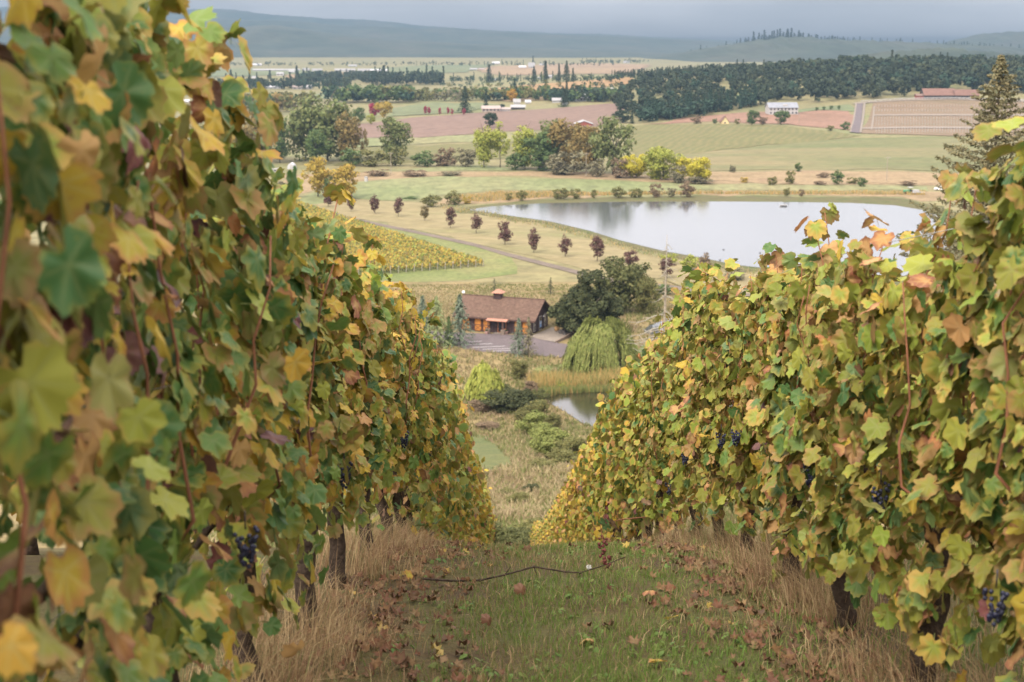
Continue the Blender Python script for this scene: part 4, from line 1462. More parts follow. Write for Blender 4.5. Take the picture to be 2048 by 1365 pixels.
# yellow clump
T(1272, 356, 54, 66, 'bush', 'yellow', 'leftmost bright yellow tree of the clump by the pond')
T(1326, 360, 72, 84, 'bush', 'lime', 'tallest lime yellow tree of the clump by the pond')
T(1362, 362, 50, 44, 'broad', 'yellow', 'small yellow tree behind the grey bush of the pond clump')
T(1356, 366, 38, 50, 'shrub', 'grey', 'grey twiggy bush in front of the yellow clump', cat='shrub')
T(1398, 366, 60, 62, 'bush', 'yellow', 'rightmost rounded yellow tree of the clump by the pond')
T(1400, 368, 16, 60, 'shrub', 'grey', 'low grey scrub under the rightmost yellow tree', cat='shrub')
for px, b, h, w, c, l in [(1545, 371, 20, 24, 'olive', 'small round bush at the left of the dry field'), (1580, 368, 28, 28, 'olive', 'olive bush right of the small round bush in the dry field'), (1597, 344, 20, 20, 'green', 'green bush at the top edge of the dry field'),
                          (1675, 370, 32, 34, 'green', 'largest dark bush in the dry field'), (1722, 374, 22, 24, 'green', 'compact dark bush at the right of the dry field'), (1704, 368, 14, 30, 'olive', 'low flat bush between two dark bushes in the dry field'),
                          (1645, 356, 12, 34, 'brown', 'low brown scrub in the middle of the dry field'), (1640, 371, 10, 30, 'brown', 'low brown scrub at the bottom of the dry field'), (1820, 372, 12, 40, 'brown', 'brown scrub near the green tractor'),
                          (1488, 366, 12, 22, 'gold', 'straw coloured low bush beside the yellow clump'), (1466, 346, 16, 16, 'grey', 'sparse grey sapling at the edge of the pale field'),
                          (862, 414, 28, 46, 'olive', 'wide olive bush on the left end of the far pond bank'), (908, 410, 32, 40, 'olive', 'tall olive bush beside the wide bush on the far pond bank'),
                          (935, 408, 16, 26, 'gold', 'straw bush right of the two olive bank bushes'), (1018, 402, 18, 18, 'olive', 'narrow bush on the far bank before the grove'), (1044, 402, 24, 28, 'olive', 'round bush on the far bank left of the bare strip'),
                          (1122, 399, 26, 40, 'olive', 'left half of the paired green bushes on the far bank'), (1152, 398, 22, 30, 'olive', 'right half of the paired green bushes on the far bank'), (1187, 397, 20, 16, 'olive', 'slim bush alone on the far bank'),
                          (1238, 397, 26, 36, 'olive', 'green bush starting the long thicket on the far bank'), (1272, 396, 22, 34, 'olive', 'second bush of the long thicket on the far bank'), (1312, 395, 30, 34, 'brown', 'brownish tall bush of the long thicket'),
                          (1342, 395, 22, 24, 'grey', 'grey bush of the long thicket'), (1375, 395, 34, 40, 'brown', 'tallest brown bush ending the long thicket'), (1574, 393, 20, 16, 'olive', 'thin bush on the bank behind the white raft'), (1602, 393, 16, 16, 'brown', 'thin brown bush right of the white raft'),
                          (880, 332, 26, 40, 'brown', 'rusty brush by the green strip before the grove'), (700, 352, 12, 50, 'brown', 'long low dark hedge left of the pole'), (760, 352, 14, 60, 'brown', 'long low hedge at the foot of the pole'), (830, 352, 12, 70, 'brown', 'long low hedge right of the pole'),
                          (900, 351, 9, 60, 'grey', 'lowest hedge piece by the lens shaped green field'), (820, 398, 5, 44, 'green', 'thin dark hedge at the front of the near green field')]:
    T(px, b, h, w, 'shrub', c, l, cat='shrub')
T(1461, 344, 13, 8, 'cone', 'dark', 'tiny dark conifer at the foot of the pale field')

# plum trees along the road
for i, (px, b, h, w, c, l) in enumerate([(657, 413, 34, 28, 'plum', 'farthest plum tree, greyish purple, by the mustard yellow trees'), (702, 422, 36, 26, 'plum', 'second farthest plum tree of the road row'), (750, 427, 34, 30, 'plum', 'plum tree with spiky top, third from the far end'),
                                         (797, 433, 34, 28, 'plum', 'dense purple plum tree, fourth from the far end'), (849, 441, 32, 25, 'plumgreen', 'small orange green tree, the only greenish one in the plum row'), (901, 456, 44, 32, 'plum', 'open branched purple plum tree right of the greenish one'),
                                         (953, 467, 37, 30, 'plum', 'compact dark purple plum tree above the vineyard corner'), (1010, 489, 46, 36, 'plum', 'wide purple plum tree beside the gravel road bend'), (1067, 505, 50, 35, 'plum', 'rounded purple plum tree with visible forked trunk'),
                                         (1131, 513, 47, 36, 'plum', 'dark purple plum tree left of the big oak top'), (1194, 522, 46, 40, 'plum', 'reddest purple plum tree, right above the oak'), (1262, 536, 40, 36, 'plum', 'purple plum tree between oak and dead tree'),
                                         (1334, 556, 46, 42, 'plum', 'plum tree behind the bare dead trunk'), (1408, 563, 52, 38, 'brown', 'faded brownish plum tree nearest the right vine row')]):
    o = T(px, b + 1, (h + 4) * random.uniform(.9, 1.1), w * random.uniform(.88, 1.15), 'oval', c, l, 'plum_tree', group='plum trees along the gravel road')
    o.rotation_euler = (random.uniform(-.07, .07), random.uniform(-.07, .07), random.uniform(0, 6.28))
T(1378, 540, 34, 50, 'shrub', 'lime', 'green sedge bush on the pond shore behind the dead tree', cat='shrub')
T(1340, 530, 26, 40, 'shrub', 'lime', 'yellow green sedge bush on the near pond shore', cat='shrub')
T(1470, 560, 26, 60, 'shrub', 'grey', 'grey shore shrub above the right vine row', cat='shrub')
T(1560, 590, 34, 70, 'shrub', 'green', 'green thicket between pond and right vine row', cat='shrub')
T(1330, 590, 24, 60, 'shrub', 'green', 'dark shrub by the road behind the dead trunk', cat='shrub')
T(1650, 590, 40, 80, 'shrub', 'olive', 'olive thicket just over the right vine tops', cat='shrub')

# conifers, red trees and single trees of the middle distance
for px, b, h, w, k, c, l in [(930, 226, 48, 38, 'cone', 'dark', 'broad dark spruce with the red shrub at its foot'), (972, 216, 34, 14, 'slim', 'dark', 'narrow dark conifer right of the broad spruce'), (1128, 214, 34, 26, 'cone', 'dark', 'dark conifer by the grey roofed barn'),
                             (1133, 208, 44, 12, 'slim', 'dark', 'tall slim conifer by the grey roofed barn'), (980, 256, 32, 36, 'broad', 'dark', 'dark green pine rising behind the pale tree of the grove'), (978, 166, 34, 22, 'cone', 'dark', 'triangular dark fir above the farm'),
                             (1068, 166, 30, 18, 'cone', 'dark', 'left dark fir of the far hamlet'), (1091, 166, 40, 16, 'slim', 'dark', 'tallest fir of the far hamlet'), (1118, 165, 34, 10, 'slim', 'dark', 'slim fir left of the broad hamlet fir'),
                             (1133, 165, 38, 24, 'cone', 'dark', 'broad fir at the right of the hamlet'), (1146, 165, 26, 10, 'slim', 'dark', 'small fir at the right edge of the hamlet'), (1066, 134, 20, 7, 'slim', 'dark', 'lone fir behind the far white barn'),
                             (1004, 222, 14, 14, 'broad', 'dark', 'dark round bush tree at the pink farmhouse'), (1245, 246, 26, 44, 'broad', 'dark', 'dark oak at the corner of the ploughed field'), (1264, 248, 24, 12, 'slim', 'dark', 'thin dark tree at the wood corner'),
                             (463, 184, 40, 22, 'cone', 'dark', 'leftmost dark fir in the far left belt'), (500, 184, 36, 18, 'cone', 'dark', 'second dark fir in the far left belt'), (488, 182, 26, 12, 'slim', 'dark', 'thin fir between two dark belt firs'),
                             (528, 192, 30, 13, 'slim', 'dark', 'slim fir beside the white roofed house'), (594, 160, 26, 14, 'slim', 'dark', 'dark column fir before the long white greenhouses'), (540, 158, 16, 10, 'slim', 'dark', 'small fir before the long greenhouse'),
                             (455, 210, 20, 18, 'broad', 'dark', 'dark round tree over the left grove'), (1024, 205, 26, 24, 'broad', 'orange', 'bright orange tree behind the farm'), (748, 234, 28, 32, 'broad', 'magenta', 'magenta red tree beside the ploughed field'),
                             (768, 238, 36, 42, 'broad', 'gold', 'yellow olive tree behind the magenta tree'), (718, 248, 34, 34, 'broad', 'green', 'blue green tree left of the magenta tree'), (742, 250, 22, 22, 'broad', 'lime', 'small lime bush tree under the magenta tree'),
                             (1503, 251, 32, 32, 'broad', 'green', 'green tree left of the white house'), (1562, 250, 30, 40, 'broad', 'green', 'green tree in front of the white house'), (1525, 250, 18, 24, 'shrub', 'brown', 'brown bush between the two green trees'),
                             (1393, 248, 18, 28, 'shrub', 'brown', 'rusty bush at the left edge of the red soil field'), (1430, 248, 12, 12, 'shrub', 'green', 'little green bush left of the yellow gable'), (1475, 249, 12, 14, 'shrub', 'olive', 'little olive bush right of the yellow gable'),
                             (1660, 262, 12, 20, 'shrub', 'olive', 'small olive bush by the hill road'), (1690, 260, 18, 24, 'shrub', 'green', 'green bush at the bottom of the hill road'), (1633, 222, 8, 8, 'broad', 'green', 'first orchard tree on the meadow strip'),
                             (1648, 221, 8, 9, 'broad', 'green', 'second orchard tree on the meadow strip'), (1662, 220, 9, 9, 'broad', 'green', 'third orchard tree on the meadow strip'), (1678, 220, 9, 9, 'broad', 'green', 'rightmost orchard tree on the meadow strip')]:
    T(px, b, h, w, k, c, l)
for px, h, w, l in [(851, 19, 10, 'left of the paired crimson trees at the far edge of the ploughed field'), (858, 18, 9, 'right of the paired crimson trees at the far edge of the ploughed field'), (880, 16, 9, 'lone crimson tree between two crimson pairs'),
                    (896, 17, 9, 'larger of the second crimson pair'), (904, 15, 8, 'smaller of the second crimson pair'), (928, 15, 10, 'crimson shrub tree in front of the broad dark spruce')]:
    T(px, 231, h, w, 'oval', 'magenta', l, 'crimson_tree', group='crimson trees by the ploughed field')


# ---- far woods read as one mass
def wood(name, poly_or_pts, n, hrange, cols, probs, seed, conif=.0, leaves=90):
    r = np.random.default_rng(seed)
    if callable(poly_or_pts):
        X, Y = poly_or_pts(r, n)
    else:
        a = np.array([(p.x, p.y) for p in poly_or_pts])
        X = r.uniform(a[:, 0].min(), a[:, 0].max(), n * 6); Y = r.uniform(a[:, 1].min(), a[:, 1].max(), n * 6)
        k = inside(a, X, Y); X, Y = X[k][:n], Y[k][:n]
    n = len(X)
    Z = H(X, Y)
    Vs, Fs, Ms = [], [], []
    off = 0
    tmpl_b = []
    for s in range(4):
        (V, F), _ = broad(900 + s, n=leaves, nc=16, size=.125, low=.05, wide=.5)
        tmpl_b.append(V)
    tmpl_c = []
    for s in range(2):
        me = conifer_mesh(950 + s, n=leaves, size=.13, tiers=7, wid=.17)
        c = np.zeros(len(me.vertices) * 3, np.float32); me.vertices.foreach_get('co', c); tmpl_c.append(c.reshape(-1, 3)); bpy.data.meshes.remove(me)
    for i in range(n):
        h = r.uniform(*hrange) * (float(np.interp(X[i], [90, 320], [.68, 1.05])) if name == 'hill_forest' else 1.0)
        if r.random() < conif:
            V = tmpl_c[i % 2]; w = h * r.uniform(.8, 1.1); h *= 1.25
        else:
            V = tmpl_b[i % 4]; w = h * r.uniform(.75, 1.15)
        a = r.uniform(0, 6.28); ca, sa = math.cos(a), math.sin(a)
        W = np.stack([(V[:, 0] * ca - V[:, 1] * sa) * w + X[i], (V[:, 0] * sa + V[:, 1] * ca) * w + Y[i], V[:, 2] * h + Z[i] - .3], 1)
        Vs.append(W); m = len(W) // 4
        Fs.append(np.arange(m)[:, None] * 4 + np.arange(4)[None] + off); off += len(W)
        Ms.append(np.full(m, r.choice(len(cols), p=probs)))
    me = mesh_np(name, np.concatenate(Vs), [(np.concatenate(Fs), np.concatenate(Ms))], [M['f_' + c] for c in cols])
    return link(name, me, kind='stuff')


FO2 = {'wooddark': [(.030, .044, .028), (.042, .058, .034), (.054, .066, .036), (.036, .050, .032)], 'woodolive': [(.052, .064, .034), (.064, .074, .038), (.046, .056, .032)],
       'woodteal': [(.034, .060, .040), (.044, .075, .046), (.03, .05, .034)]}
for k, c in FO2.items():
    M['f_' + k] = foliage('foliage_' + k, c, .15, spec=.1, rough=.8)
near_edge = [at(px, py) for px, py in [(1226, 204), (1240, 228), (1290, 244), (1400, 231), (1500, 213), (1600, 208), (1700, 203), (1800, 196), (1870, 192), (1960, 188), (2080, 190), (2250, 195)]]
far_edge = [Vector((760, 1120, 0)), Vector((720, 1500, 0)), Vector((140, 1480, 0)), Vector((96, 1300, 0))]
wood('hill_forest', near_edge + far_edge, 1500, (10, 16), ['wooddark', 'woodolive', 'woodteal'], [.70, .22, .08], 5, .015, 170)
# front rank of the wood: teal young trees at its lower left edge
wood('young_plantation', [at(px, py) for px, py in [(1285, 247), (1400, 234), (1510, 214), (1520, 206), (1400, 222), (1290, 232)]], 150, (9, 12), ['woodteal', 'wooddark'], [.8, .2], 6, .3, 110)
wood('fir_plantation', lambda r, n: (r.uniform(112, 262, n), r.uniform(1540, 1640, n)), 320, (5, 7), ['wooddark'], [1.0], 7, .7, 90)


def band(px0, px1, base, spread, n):
    def f(r, k):
        X, Y = [], []
        for i in range(n):
            p = at(r.uniform(px0, px1), base - r.uniform(0, spread))
            X.append(p.x); Y.append(p.y)
        return np.array(X), np.array(Y)
    return f


wood('far_woodland', band(380, 700, 184, 10, 0) if False else band(380, 700, 180, 8, 190), 0, (8, 14), ['wooddark', 'woodteal', 'woodolive'], [.7, .2, .1], 31, .12, 70)
wood('far_woodland', band(600, 800, 168, 12, 190), 0, (9, 14), ['wooddark', 'woodteal'], [.8, .2], 32, .1, 70)
wood('far_woodland', band(740, 890, 172, 8, 110), 0, (12, 18), ['wooddark', 'woodteal'], [.8, .2], 33, .1, 70)
wood('far_woodland', band(660, 830, 208, 5, 46), 0, (13, 19), ['green', 'woodteal', 'olive'], [.5, .3, .2], 34, .0, 110)
wood('far_woodland', band(800, 960, 204, 8, 70), 0, (9, 13), ['olive', 'green', 'grey'], [.5, .3, .2], 35, .0, 90)
wood('far_woodland', band(960, 1110, 203, 6, 70), 0, (8, 14), ['olive', 'green', 'woodteal'], [.5, .3, .2], 36, .05, 90)
wood('far_woodland', band(1100, 1240, 205, 9, 90), 0, (8, 13), ['green', 'woodteal', 'wooddark'], [.4, .3, .3], 37, .05, 90)
wood('far_woodland', band(900, 1240, 166, 6, 120), 0, (5, 9), ['woodteal', 'green', 'wooddark'], [.4, .3, .3], 38, .15, 60)
wood('far_woodland', band(430, 620, 226, 14, 70), 0, (11, 17), ['rust', 'olive', 'gold', 'green'], [.4, .3, .15, .15], 39, .0, 110)
wood('far_woodland', band(340, 1250, 133, 5, 260), 0, (4, 9), ['wooddark', 'woodteal'], [.5, .5], 40, .1, 40)
wood('far_woodland', band(870, 1250, 178, 6, 60), 0, (4, 7), ['olive', 'woodteal'], [.5, .5], 41, .0, 60)
wood('far_woodland', band(1160, 1300, 128, 4, 60), 0, (5, 10), ['wooddark', 'woodteal'], [.5, .5], 42, .2, 40)
# firs that stand out above the wooded hill
for i, (px, top, l) in enumerate([(1466, 120, 'left fir of the pair poking over the wooded hill'), (1478, 120, 'right fir of the pair poking over the wooded hill'), (1500, 124, 'small fir poking over the wooded hill'), (1815, 112, 'leftmost fir of the dark group over the wood'),
                                  (1834, 110, 'second fir of the dark group over the wood'), (1852, 110, 'third fir of the dark group over the wood'), (1864, 105, 'tallest fir of the dark group over the wood'), (1878, 106, 'fifth fir of the dark group over the wood'),
                                  (1905, 110, 'rightmost fir of the dark group over the wood'), (1970, 112, 'fir just left of the near spruce top'), (2035, 112, 'fir at the right edge of the photograph')]):
    y = 1380.0
    x = (px - CXP) / FPX * y
    zt = ray(px, top)[2] * y
    g = float(H(x, y))
    o = thing('fir_tree', (x, y, g), l, 'tree', 'firs above the wooded hill')
    h = zt - g
    o.scale = (h * .95, h * .95, h)
    c = link('crown', CROWN['cone'][i % 3], o); c.material_slots[0].link = 'OBJECT'; c.material_slots[0].material = M['f_wooddark']
    link('trunk', TRUNK_T['cone'][0], o)
# trees along the far blue ridge
def ridge_trees():
    r = np.random.default_rng(9)
    Vs, Fs = [], []; off = 0
    me = conifer_mesh(77, n=60, size=.16, tiers=6, wid=.16)
    c = np.zeros(len(me.vertices) * 3, np.float32); me.vertices.foreach_get('co', c); c = c.reshape(-1, 3); bpy.data.meshes.remove(me)
    pr = [(1330, 112), (1400, 98), (1460, 88), (1510, 80), (1560, 74), (1600, 75), (1640, 80), (1720, 82), (1800, 86), (1900, 92), (2050, 99)]
    for i in range(170):
        px = r.choice([r.uniform(1350, 2050), r.uniform(1480, 1700)])
        y = 4100 + r.uniform(-40, 40)
        z = ray(CXP, np.interp(px, [p[0] for p in pr], [p[1] for p in pr]))[2] * y
        h = r.uniform(8, 17) * (1.7 if 1495 < px < 1600 and r.random() < .25 else 1)
        Vs.append(c * np.array([h, h, h]) + np.array([(px - CXP) / FPX * y, y, z - 5])); m = len(c) // 4
        Fs.append(np.arange(m)[:, None] * 4 + np.arange(4) + off); off += len(c)
    link('ridge_trees', mesh_np('ridge_trees', np.concatenate(Vs), [(np.concatenate(Fs), 0)], [M['f_wooddark']]), kind='stuff')


ridge_trees()

# ------------------------------------------------------------------ trees near the shed
def placed(name, px, base, label, cat='tree', y=None):
    p = at(px, base) if y is None else at_depth(px, base, y)
    return thing(name, p, label, cat)


def oak():
    o = placed('oak_tree', 1176, 668, 'large dark green spreading oak beside the brown shed')
    k = o.location.y / FPX
    r = np.random.default_rng(2)
    cl = []
    H_ = 148 * k; Wd = 80 * k
    for i in range(100):
        while True:
            p = r.uniform(-1, 1, 3)
            if .35 < np.linalg.norm(p) < 1:
                break
        zz = .02 + .90 * (p[2] + 1) / 2 * (.82 + .18 * math.sin(p[0] * 5 + 1.2))
        f = 1.0 if zz < .7 else .92
        cl.append((p[0] * Wd * .90 * f, p[1] * Wd * .8 * f, zz * H_, r.uniform(.8, 1.7), .8))
    V, F = cloud(cl, 17000, .36, 3, .4)
    link('crown', mesh_np('crown', V, [(F, 0)], [M['f_oak']]), o)
    m = MB()
    m.tube([(0, 0, -.3), (.1, 0, 1.5), (0, .1, 3.2), (.2, 0, 6.0)], [.55, .42, .36, .18], 8)
    for i in range(7):
        a = i * .9
        m.tube([(0, 0, 2.2 + .3 * i), (math.cos(a) * 1.8, math.sin(a) * 1.8, 3.6 + .4 * i), (math.cos(a) * 3.6, math.sin(a) * 3.6, 5 + .45 * i)], [.22, .14, .05], 6)
    link('trunk', m.mesh('trunk', M['tree_bark'], True), o)


oak()
T(1250, 672, 126, 140, 'bush', 'oakolive', 'olive yellow tree leaning out from behind the right side of the oak', y=285.0)
T(1296, 668, 90, 60, 'bush', 'olive', 'thin olive tree at the right of the oak by the dead branches', y=280.0)
T(1150, 676, 34, 40, 'sparse', 'brown', 'brown half bare shrub under the oak', 'shrub', 'shrub')


def willow(px, base, hpx, wpx, label, colr, seed, n=2600):
    o = placed('weeping_willow', px, base, label)
    k = o.location.y / FPX
    r = np.random.default_rng(seed)
    h, w = hpx * k, wpx * k / 2
    P, Nn, T_, S = [], [], [], []
    for i in range(n):
        a = r.uniform(0, 6.283); f = r.random() ** .5
        xr = w * f
        xr = xr * (.82 + .36 * vnoise(np.array([a * 1.6]), np.array([2.0]), seed + 3)[0]); domez = h * (1.0 - .46 * f ** 3.0) * r.uniform(.9, 1.02) * (.84 + .22 * vnoise(np.array([math.cos(a) * f * 2.6 + 5]), np.array([math.sin(a) * f * 2.6 + 5]), seed)[0])
        if vnoise(np.array([a * 2.7]), np.array([f * 4.0]), seed + 9)[0] < .3:
            continue
        clump = vnoise(np.array([a * 2.2]), np.array([f * 3.0]), seed)[0]
        top = domez - h * .10 * clump
        L = h * r.uniform(.18, .5) * (.6 + .8 * f)
        bot = max(.15 * h * r.random() * .6, top - L)
        m = max(3, int((top - bot) / (.36)))
        sway = r.normal(0, .05, 2)
        for j in range(m):
            t = j / m
            rr = xr + .35 * math.sin(t * 1.8)
            P.append((math.cos(a) * rr + sway[0] * j + r.normal(0, .05), math.sin(a) * rr + sway[1] * j + r.normal(0, .05), top + (bot - top) * t + .0))
            Nn.append((math.cos(a) + r.normal(0, .5), math.sin(a) + r.normal(0, .5), .45))
            T_.append((math.cos(a) * .25 * (1 - t), math.sin(a) * .25 * (1 - t), -1))
    P = np.array(P); fr = frames(np.array(Nn), np.array(T_)); nn = len(P)
    q = np.array([[-.09, -.22, 0], [.09, -.22, 0], [.05, .30, 0], [-.05, .30, 0]])
    V = np.einsum('nij,kj->nki', fr, q) * r.uniform(.7, 1.4, nn)[:, None, None] + P[:, None, :]
    F = (np.arange(nn) * 4)[:, None] + np.arange(4)[None]
    link('crown', mesh_np('crown', V.reshape(-1, 3), [(F, 0)], [M['f_' + colr]]), o)
    m = MB().tube([(0, 0, -.2), (.1, 0, h * .3), (0, .1, h * .7)], [.4, .3, .1], 7)
    for i in range(6):
        a = i * 1.05
        m.tube([(0, 0, h * .35), (math.cos(a) * w * .4, math.sin(a) * w * .4, h * .7), (math.cos(a) * w * .75, math.sin(a) * w * .75, h * .6)], [.16, .1, .04], 5)
    link('trunk', m.mesh('trunk', M['tree_bark'], True), o)


willow(1202, 740, 112, 140, 'large weeping willow with hanging yellow green strands by the small pond', 'willow', 4)
willow(966, 800, 82, 66, 'small bright lime weeping shrub willow left of the small pond', 'lime', 6, 700)


def young_conifer(px, base, hpx, wpx, colr, label, seed, n=2600, low=.02, y=None, droop=.12):
    o = placed('young_conifer', px, base, label)
    k = o.location.y / FPX * 1.02
    me = conifer_mesh(seed, n=n, size=.036, tiers=20, wid=wpx / hpx / 2, low=low, droop=droop)
    me.materials[0] = M['f_' + colr]
    c = link('crown', me, o); c.scale = (hpx * k,) * 3
    t = link('trunk', MB().tube([(0, 0, -.1), (0, 0, hpx * k * .95)], [.14, .02], 6).mesh('trunk', M['tree_bark']), o)


young_conifer(874, 694, 100, 92, 'larch', 'soft light green larch left of the brown shed', 81)
young_conifer(920, 692, 102, 78, 'bluegreen', 'grey green larch partly covering the left end of the shed', 82)
young_conifer(846, 690, 96, 70, 'bluegreen', 'blue green conifer showing behind the left vine tops', 83)
young_conifer(898, 694, 60, 40, 'green', 'small green conifer between the two larches', 84)
young_conifer(1037, 711, 74, 54, 'bluegreen', 'young blue green spruce in front of the shed parking', 85)
young_conifer(1057, 713, 78, 40, 'grey', 'thin pale spruce right of the young blue green spruce', 86, 1200)
young_conifer(989, 586, 28, 34, 'dark', 'small dark fir on the rough ground behind the shed roof', 87, 900)
young_conifer(1101, 590, 34, 26, 'dark', 'small dark fir at the right end of the shed roof', 88, 900)
for px, b, h, w, c, l in [(1084, 884, 40, 64, 'willow', 'green willow bush between the bank willow and the largest bush'), (1075, 812, 40, 50, 'oakolive', 'dark olive bush at the head of the small pond'), (1000, 795, 30, 60, 'oakolive', 'dark bush between lime willow and cattails'), (1125, 934, 40, 70, 'olive', 'low spreading bush at the foot of the largest bush'), (1062, 790, 30, 40, 'brown', 'brown dry weed clump at the left end of the cattails'), (1046, 842, 30, 44, 'olive', 'small olive bush left of the pond corner bush'), (975, 858, 16, 60, 'brown', 'low brown bramble strip above the mown path'), (1085, 940, 22, 60, 'olive', 'low olive bush below the largest bush'), (1060, 985, 18, 46, 'oak', 'dark low bramble on the slope right of the mown path'), (1120, 780, 20, 34, 'lime', 'lime tuft bush at the cattail edge'), (1040, 757, 46, 50, 'olive', 'rounded olive bush before the parking lot'), (1012, 820, 44, 110, 'oak', 'dark bramble mound left of the small pond'), (1052, 815, 40, 60, 'oak', 'dark bramble beside the cattails'),
                          (960, 822, 26, 60, 'brown', 'brown bramble under the lime willow shrub'), (1074, 842, 50, 56, 'olive', 'yellow olive bush at the pond corner'), (1066, 872, 54, 72, 'willow', 'bright willow bush on the near pond bank'), (1106, 862, 40, 44, 'olive', 'olive bush along the pond water edge'),
                          (1104, 916, 72, 96, 'willow', 'largest yellow green bush between the vine rows and pond'), (1142, 922, 58, 76, 'olive', 'olive bush next to the right vine row below the pond'), (1162, 906, 30, 50, 'brown', 'brown bush at the lower pond bank by the right row'),
                          (985, 672, 8, 20, 'gold', 'tuft shrub by the parking lot')][:-1]:
    T(px, b, h, w, 'bush', c, l, cat='shrub')
for i, (x, y, h, w, c, l) in enumerate([(-1.5, 84, 1.7, 3.4, 'oakolive', 'green bramble closing the left end of the aisle'), (.3, 83, 1.5, 3.0, 'oakolive', 'dark bramble in the middle of the aisle end'), (1.5, 86, 1.9, 3.0, 'olive', 'tall green bramble right of the middle at the aisle end'), (3.0, 84, 2.0, 3.4, 'olive', 'olive bramble closing the right end of the aisle')]):
    o = thing('bramble', (x, y, float(H(x, y))), l, 'bramble', 'brambles at the end of the aisle')
    o.scale = (w, w, h)
    c_ = link('crown', CROWN['bush'][i % 4], o); c_.material_slots[0].link = 'OBJECT'; c_.material_slots[0].material = M['f_' + c]
T(1035, 1010, 26, 60, 'bush', 'olive', 'low bramble patch on the dry slope below the aisle', cat='shrub')
T(1010, 992, 16, 50, 'bush', 'olive', 'thin bramble streak on the dry slope', cat='shrub')


def snag():
    y = 155.0
    top = at_depth(1334, 470, y)
    x = top.x; g = float(H(x, y))
    o = thing('dead_tree', (x, y, g), 'tall bare dead conifer with pale drooping branches before the pond', 'tree')
    h = top.z - g
    m = MB().tube([(0, 0, -.3), (.1, 0, h * .3), (-.05, 0, h * .6), (0, 0, h * .85), (0, 0, h)], [.30, .25, .17, .07, .02], 8)
    link('trunk', m.mesh('trunk', M['dead_wood'], True), o)
    r = random.Random(4)
    for i in range(64):
        t = r.uniform(.38, .97)
        z = h * t
        low = t < .66
        a = r.choice([math.pi + r.uniform(-.8, .8), r.uniform(-.9, .9), r.uniform(0, 6.28)]) if low else r.uniform(0, 6.28)
        L = (r.uniform(2.6, 5.2) if low else r.uniform(.6, 2.8) * (1.2 - t) * 2.0)
        p = [Vector((0, 0, z))]
        dirv = Vector((math.cos(a), math.sin(a), r.uniform(-.1, .25)))
        n = 7
        for s in range(1, n + 1):
            dirv += Vector((r.gauss(0, .12), r.gauss(0, .12), -.16 if s < 5 else .22))
            p.append(p[-1] + dirv.normalized() * L / n)
        rad = .10 if low else .055
        b = link('branch', MB().tube(p, [rad * (1 - .11 * q) for q in range(n + 1)], 5).mesh('branch', M['pale_branch'], True), o)
        for q in range(2 if low else 1):
            j = r.randint(2, 6)
            d = Vector((r.gauss(0, 1), r.gauss(0, 1), r.gauss(-.2, .5))).normalized() * L * .2
            link('twig', MB().tube([p[j], p[j] + d * .6, p[j] + d + Vector((0, 0, -.1))], [.045, .03, .012], 4).mesh('twig', M['dead_wood']), b)


snag()


def near_spruce():
    y = 62.0
    top = at_depth(2004, 108, y)
    x = top.x; g = float(H(x, y))
    o = thing('spruce_tree', (x, y, g), 'tall open spruce with olive needles at the right edge above the vines', 'tree')
    h = top.z - g
    link('trunk', MB().tube([(0, 0, -.3), (0, 0, h * .5), (0, 0, h)], [.32, .16, .015], 8).mesh('trunk', M['tree_bark'], True), o)
    r = np.random.default_rng(8)
    mN = foliage('spruce_needles', [(.10, .10, .05), (.15, .135, .07), (.20, .17, .09), (.085, .095, .055)], .15, spec=.15)
    nw = 34
    P, Nn, T_, S = [], [], [], []
    mb = MB()
    for k in range(nw):
        dz = .16 + 9.5 * (k / (nw - 1)) ** 1.15
        z = h - dz
        L = .10 + .52 * dz ** .95
        nb = 6 if k > 3 else 4
        a0 = r.uniform(0, 6.28)
        for b in range(nb):
            a = a0 + b * 6.283 / nb + r.normal(0, .2); l = L * r.uniform(.6, 1.15)
            d0 = Vector((math.cos(a), math.sin(a), .28))
            p = [Vector((0, 0, z))]; dv = d0.copy()
            for s in range(6):
                dv = dv + Vector((0, 0, -.10 + .05 * s)); p.append(p[-1] + dv.normalized() * l / 6)
            mb.tube(p, [.018, .015, .012, .010, .008, .006, .004], 4)
            nn = int(12 + l * 30)
            for j in range(nn):
                t = r.random() ** .7
                f = t * 6; i = min(5, int(f)); q = p[i].lerp(p[i + 1], f - i)
                side = Vector((-math.sin(a), math.cos(a), 0)) * r.normal(0, .16 * l * (1.05 - t) + .03)
                P.append(q + side + Vector((0, 0, r.normal(-.03, .05)))); Nn.append((r.normal(0, .8), r.normal(0, .8) - .3, .7)); T_.append((math.cos(a) + r.normal(0, .5), math.sin(a) + r.normal(0, .5), r.normal(-.1, .4)))
    P = np.array([tuple(v) for v in P]); fr = frames(np.array(Nn), np.array(T_)); n = len(P)
    q = np.array([[-.3, -.6, 0], [.3, -.6, .05], [.18, .6, 0], [-.18, .6, -.05]])
    V = np.einsum('nij,kj->nki', fr, q) * (.12 * r.uniform(.6, 1.4, n))[:, None, None] + P[:, None, :]
    F = (np.arange(n) * 4)[:, None] + np.arange(4)[None]
    link('crown', mesh_np('crown', V.reshape(-1, 3), [(F, 0)], [mN]), o)
    link('branches', mb.mesh('branches', M['tree_bark']), o, kind='stuff')


near_spruce()

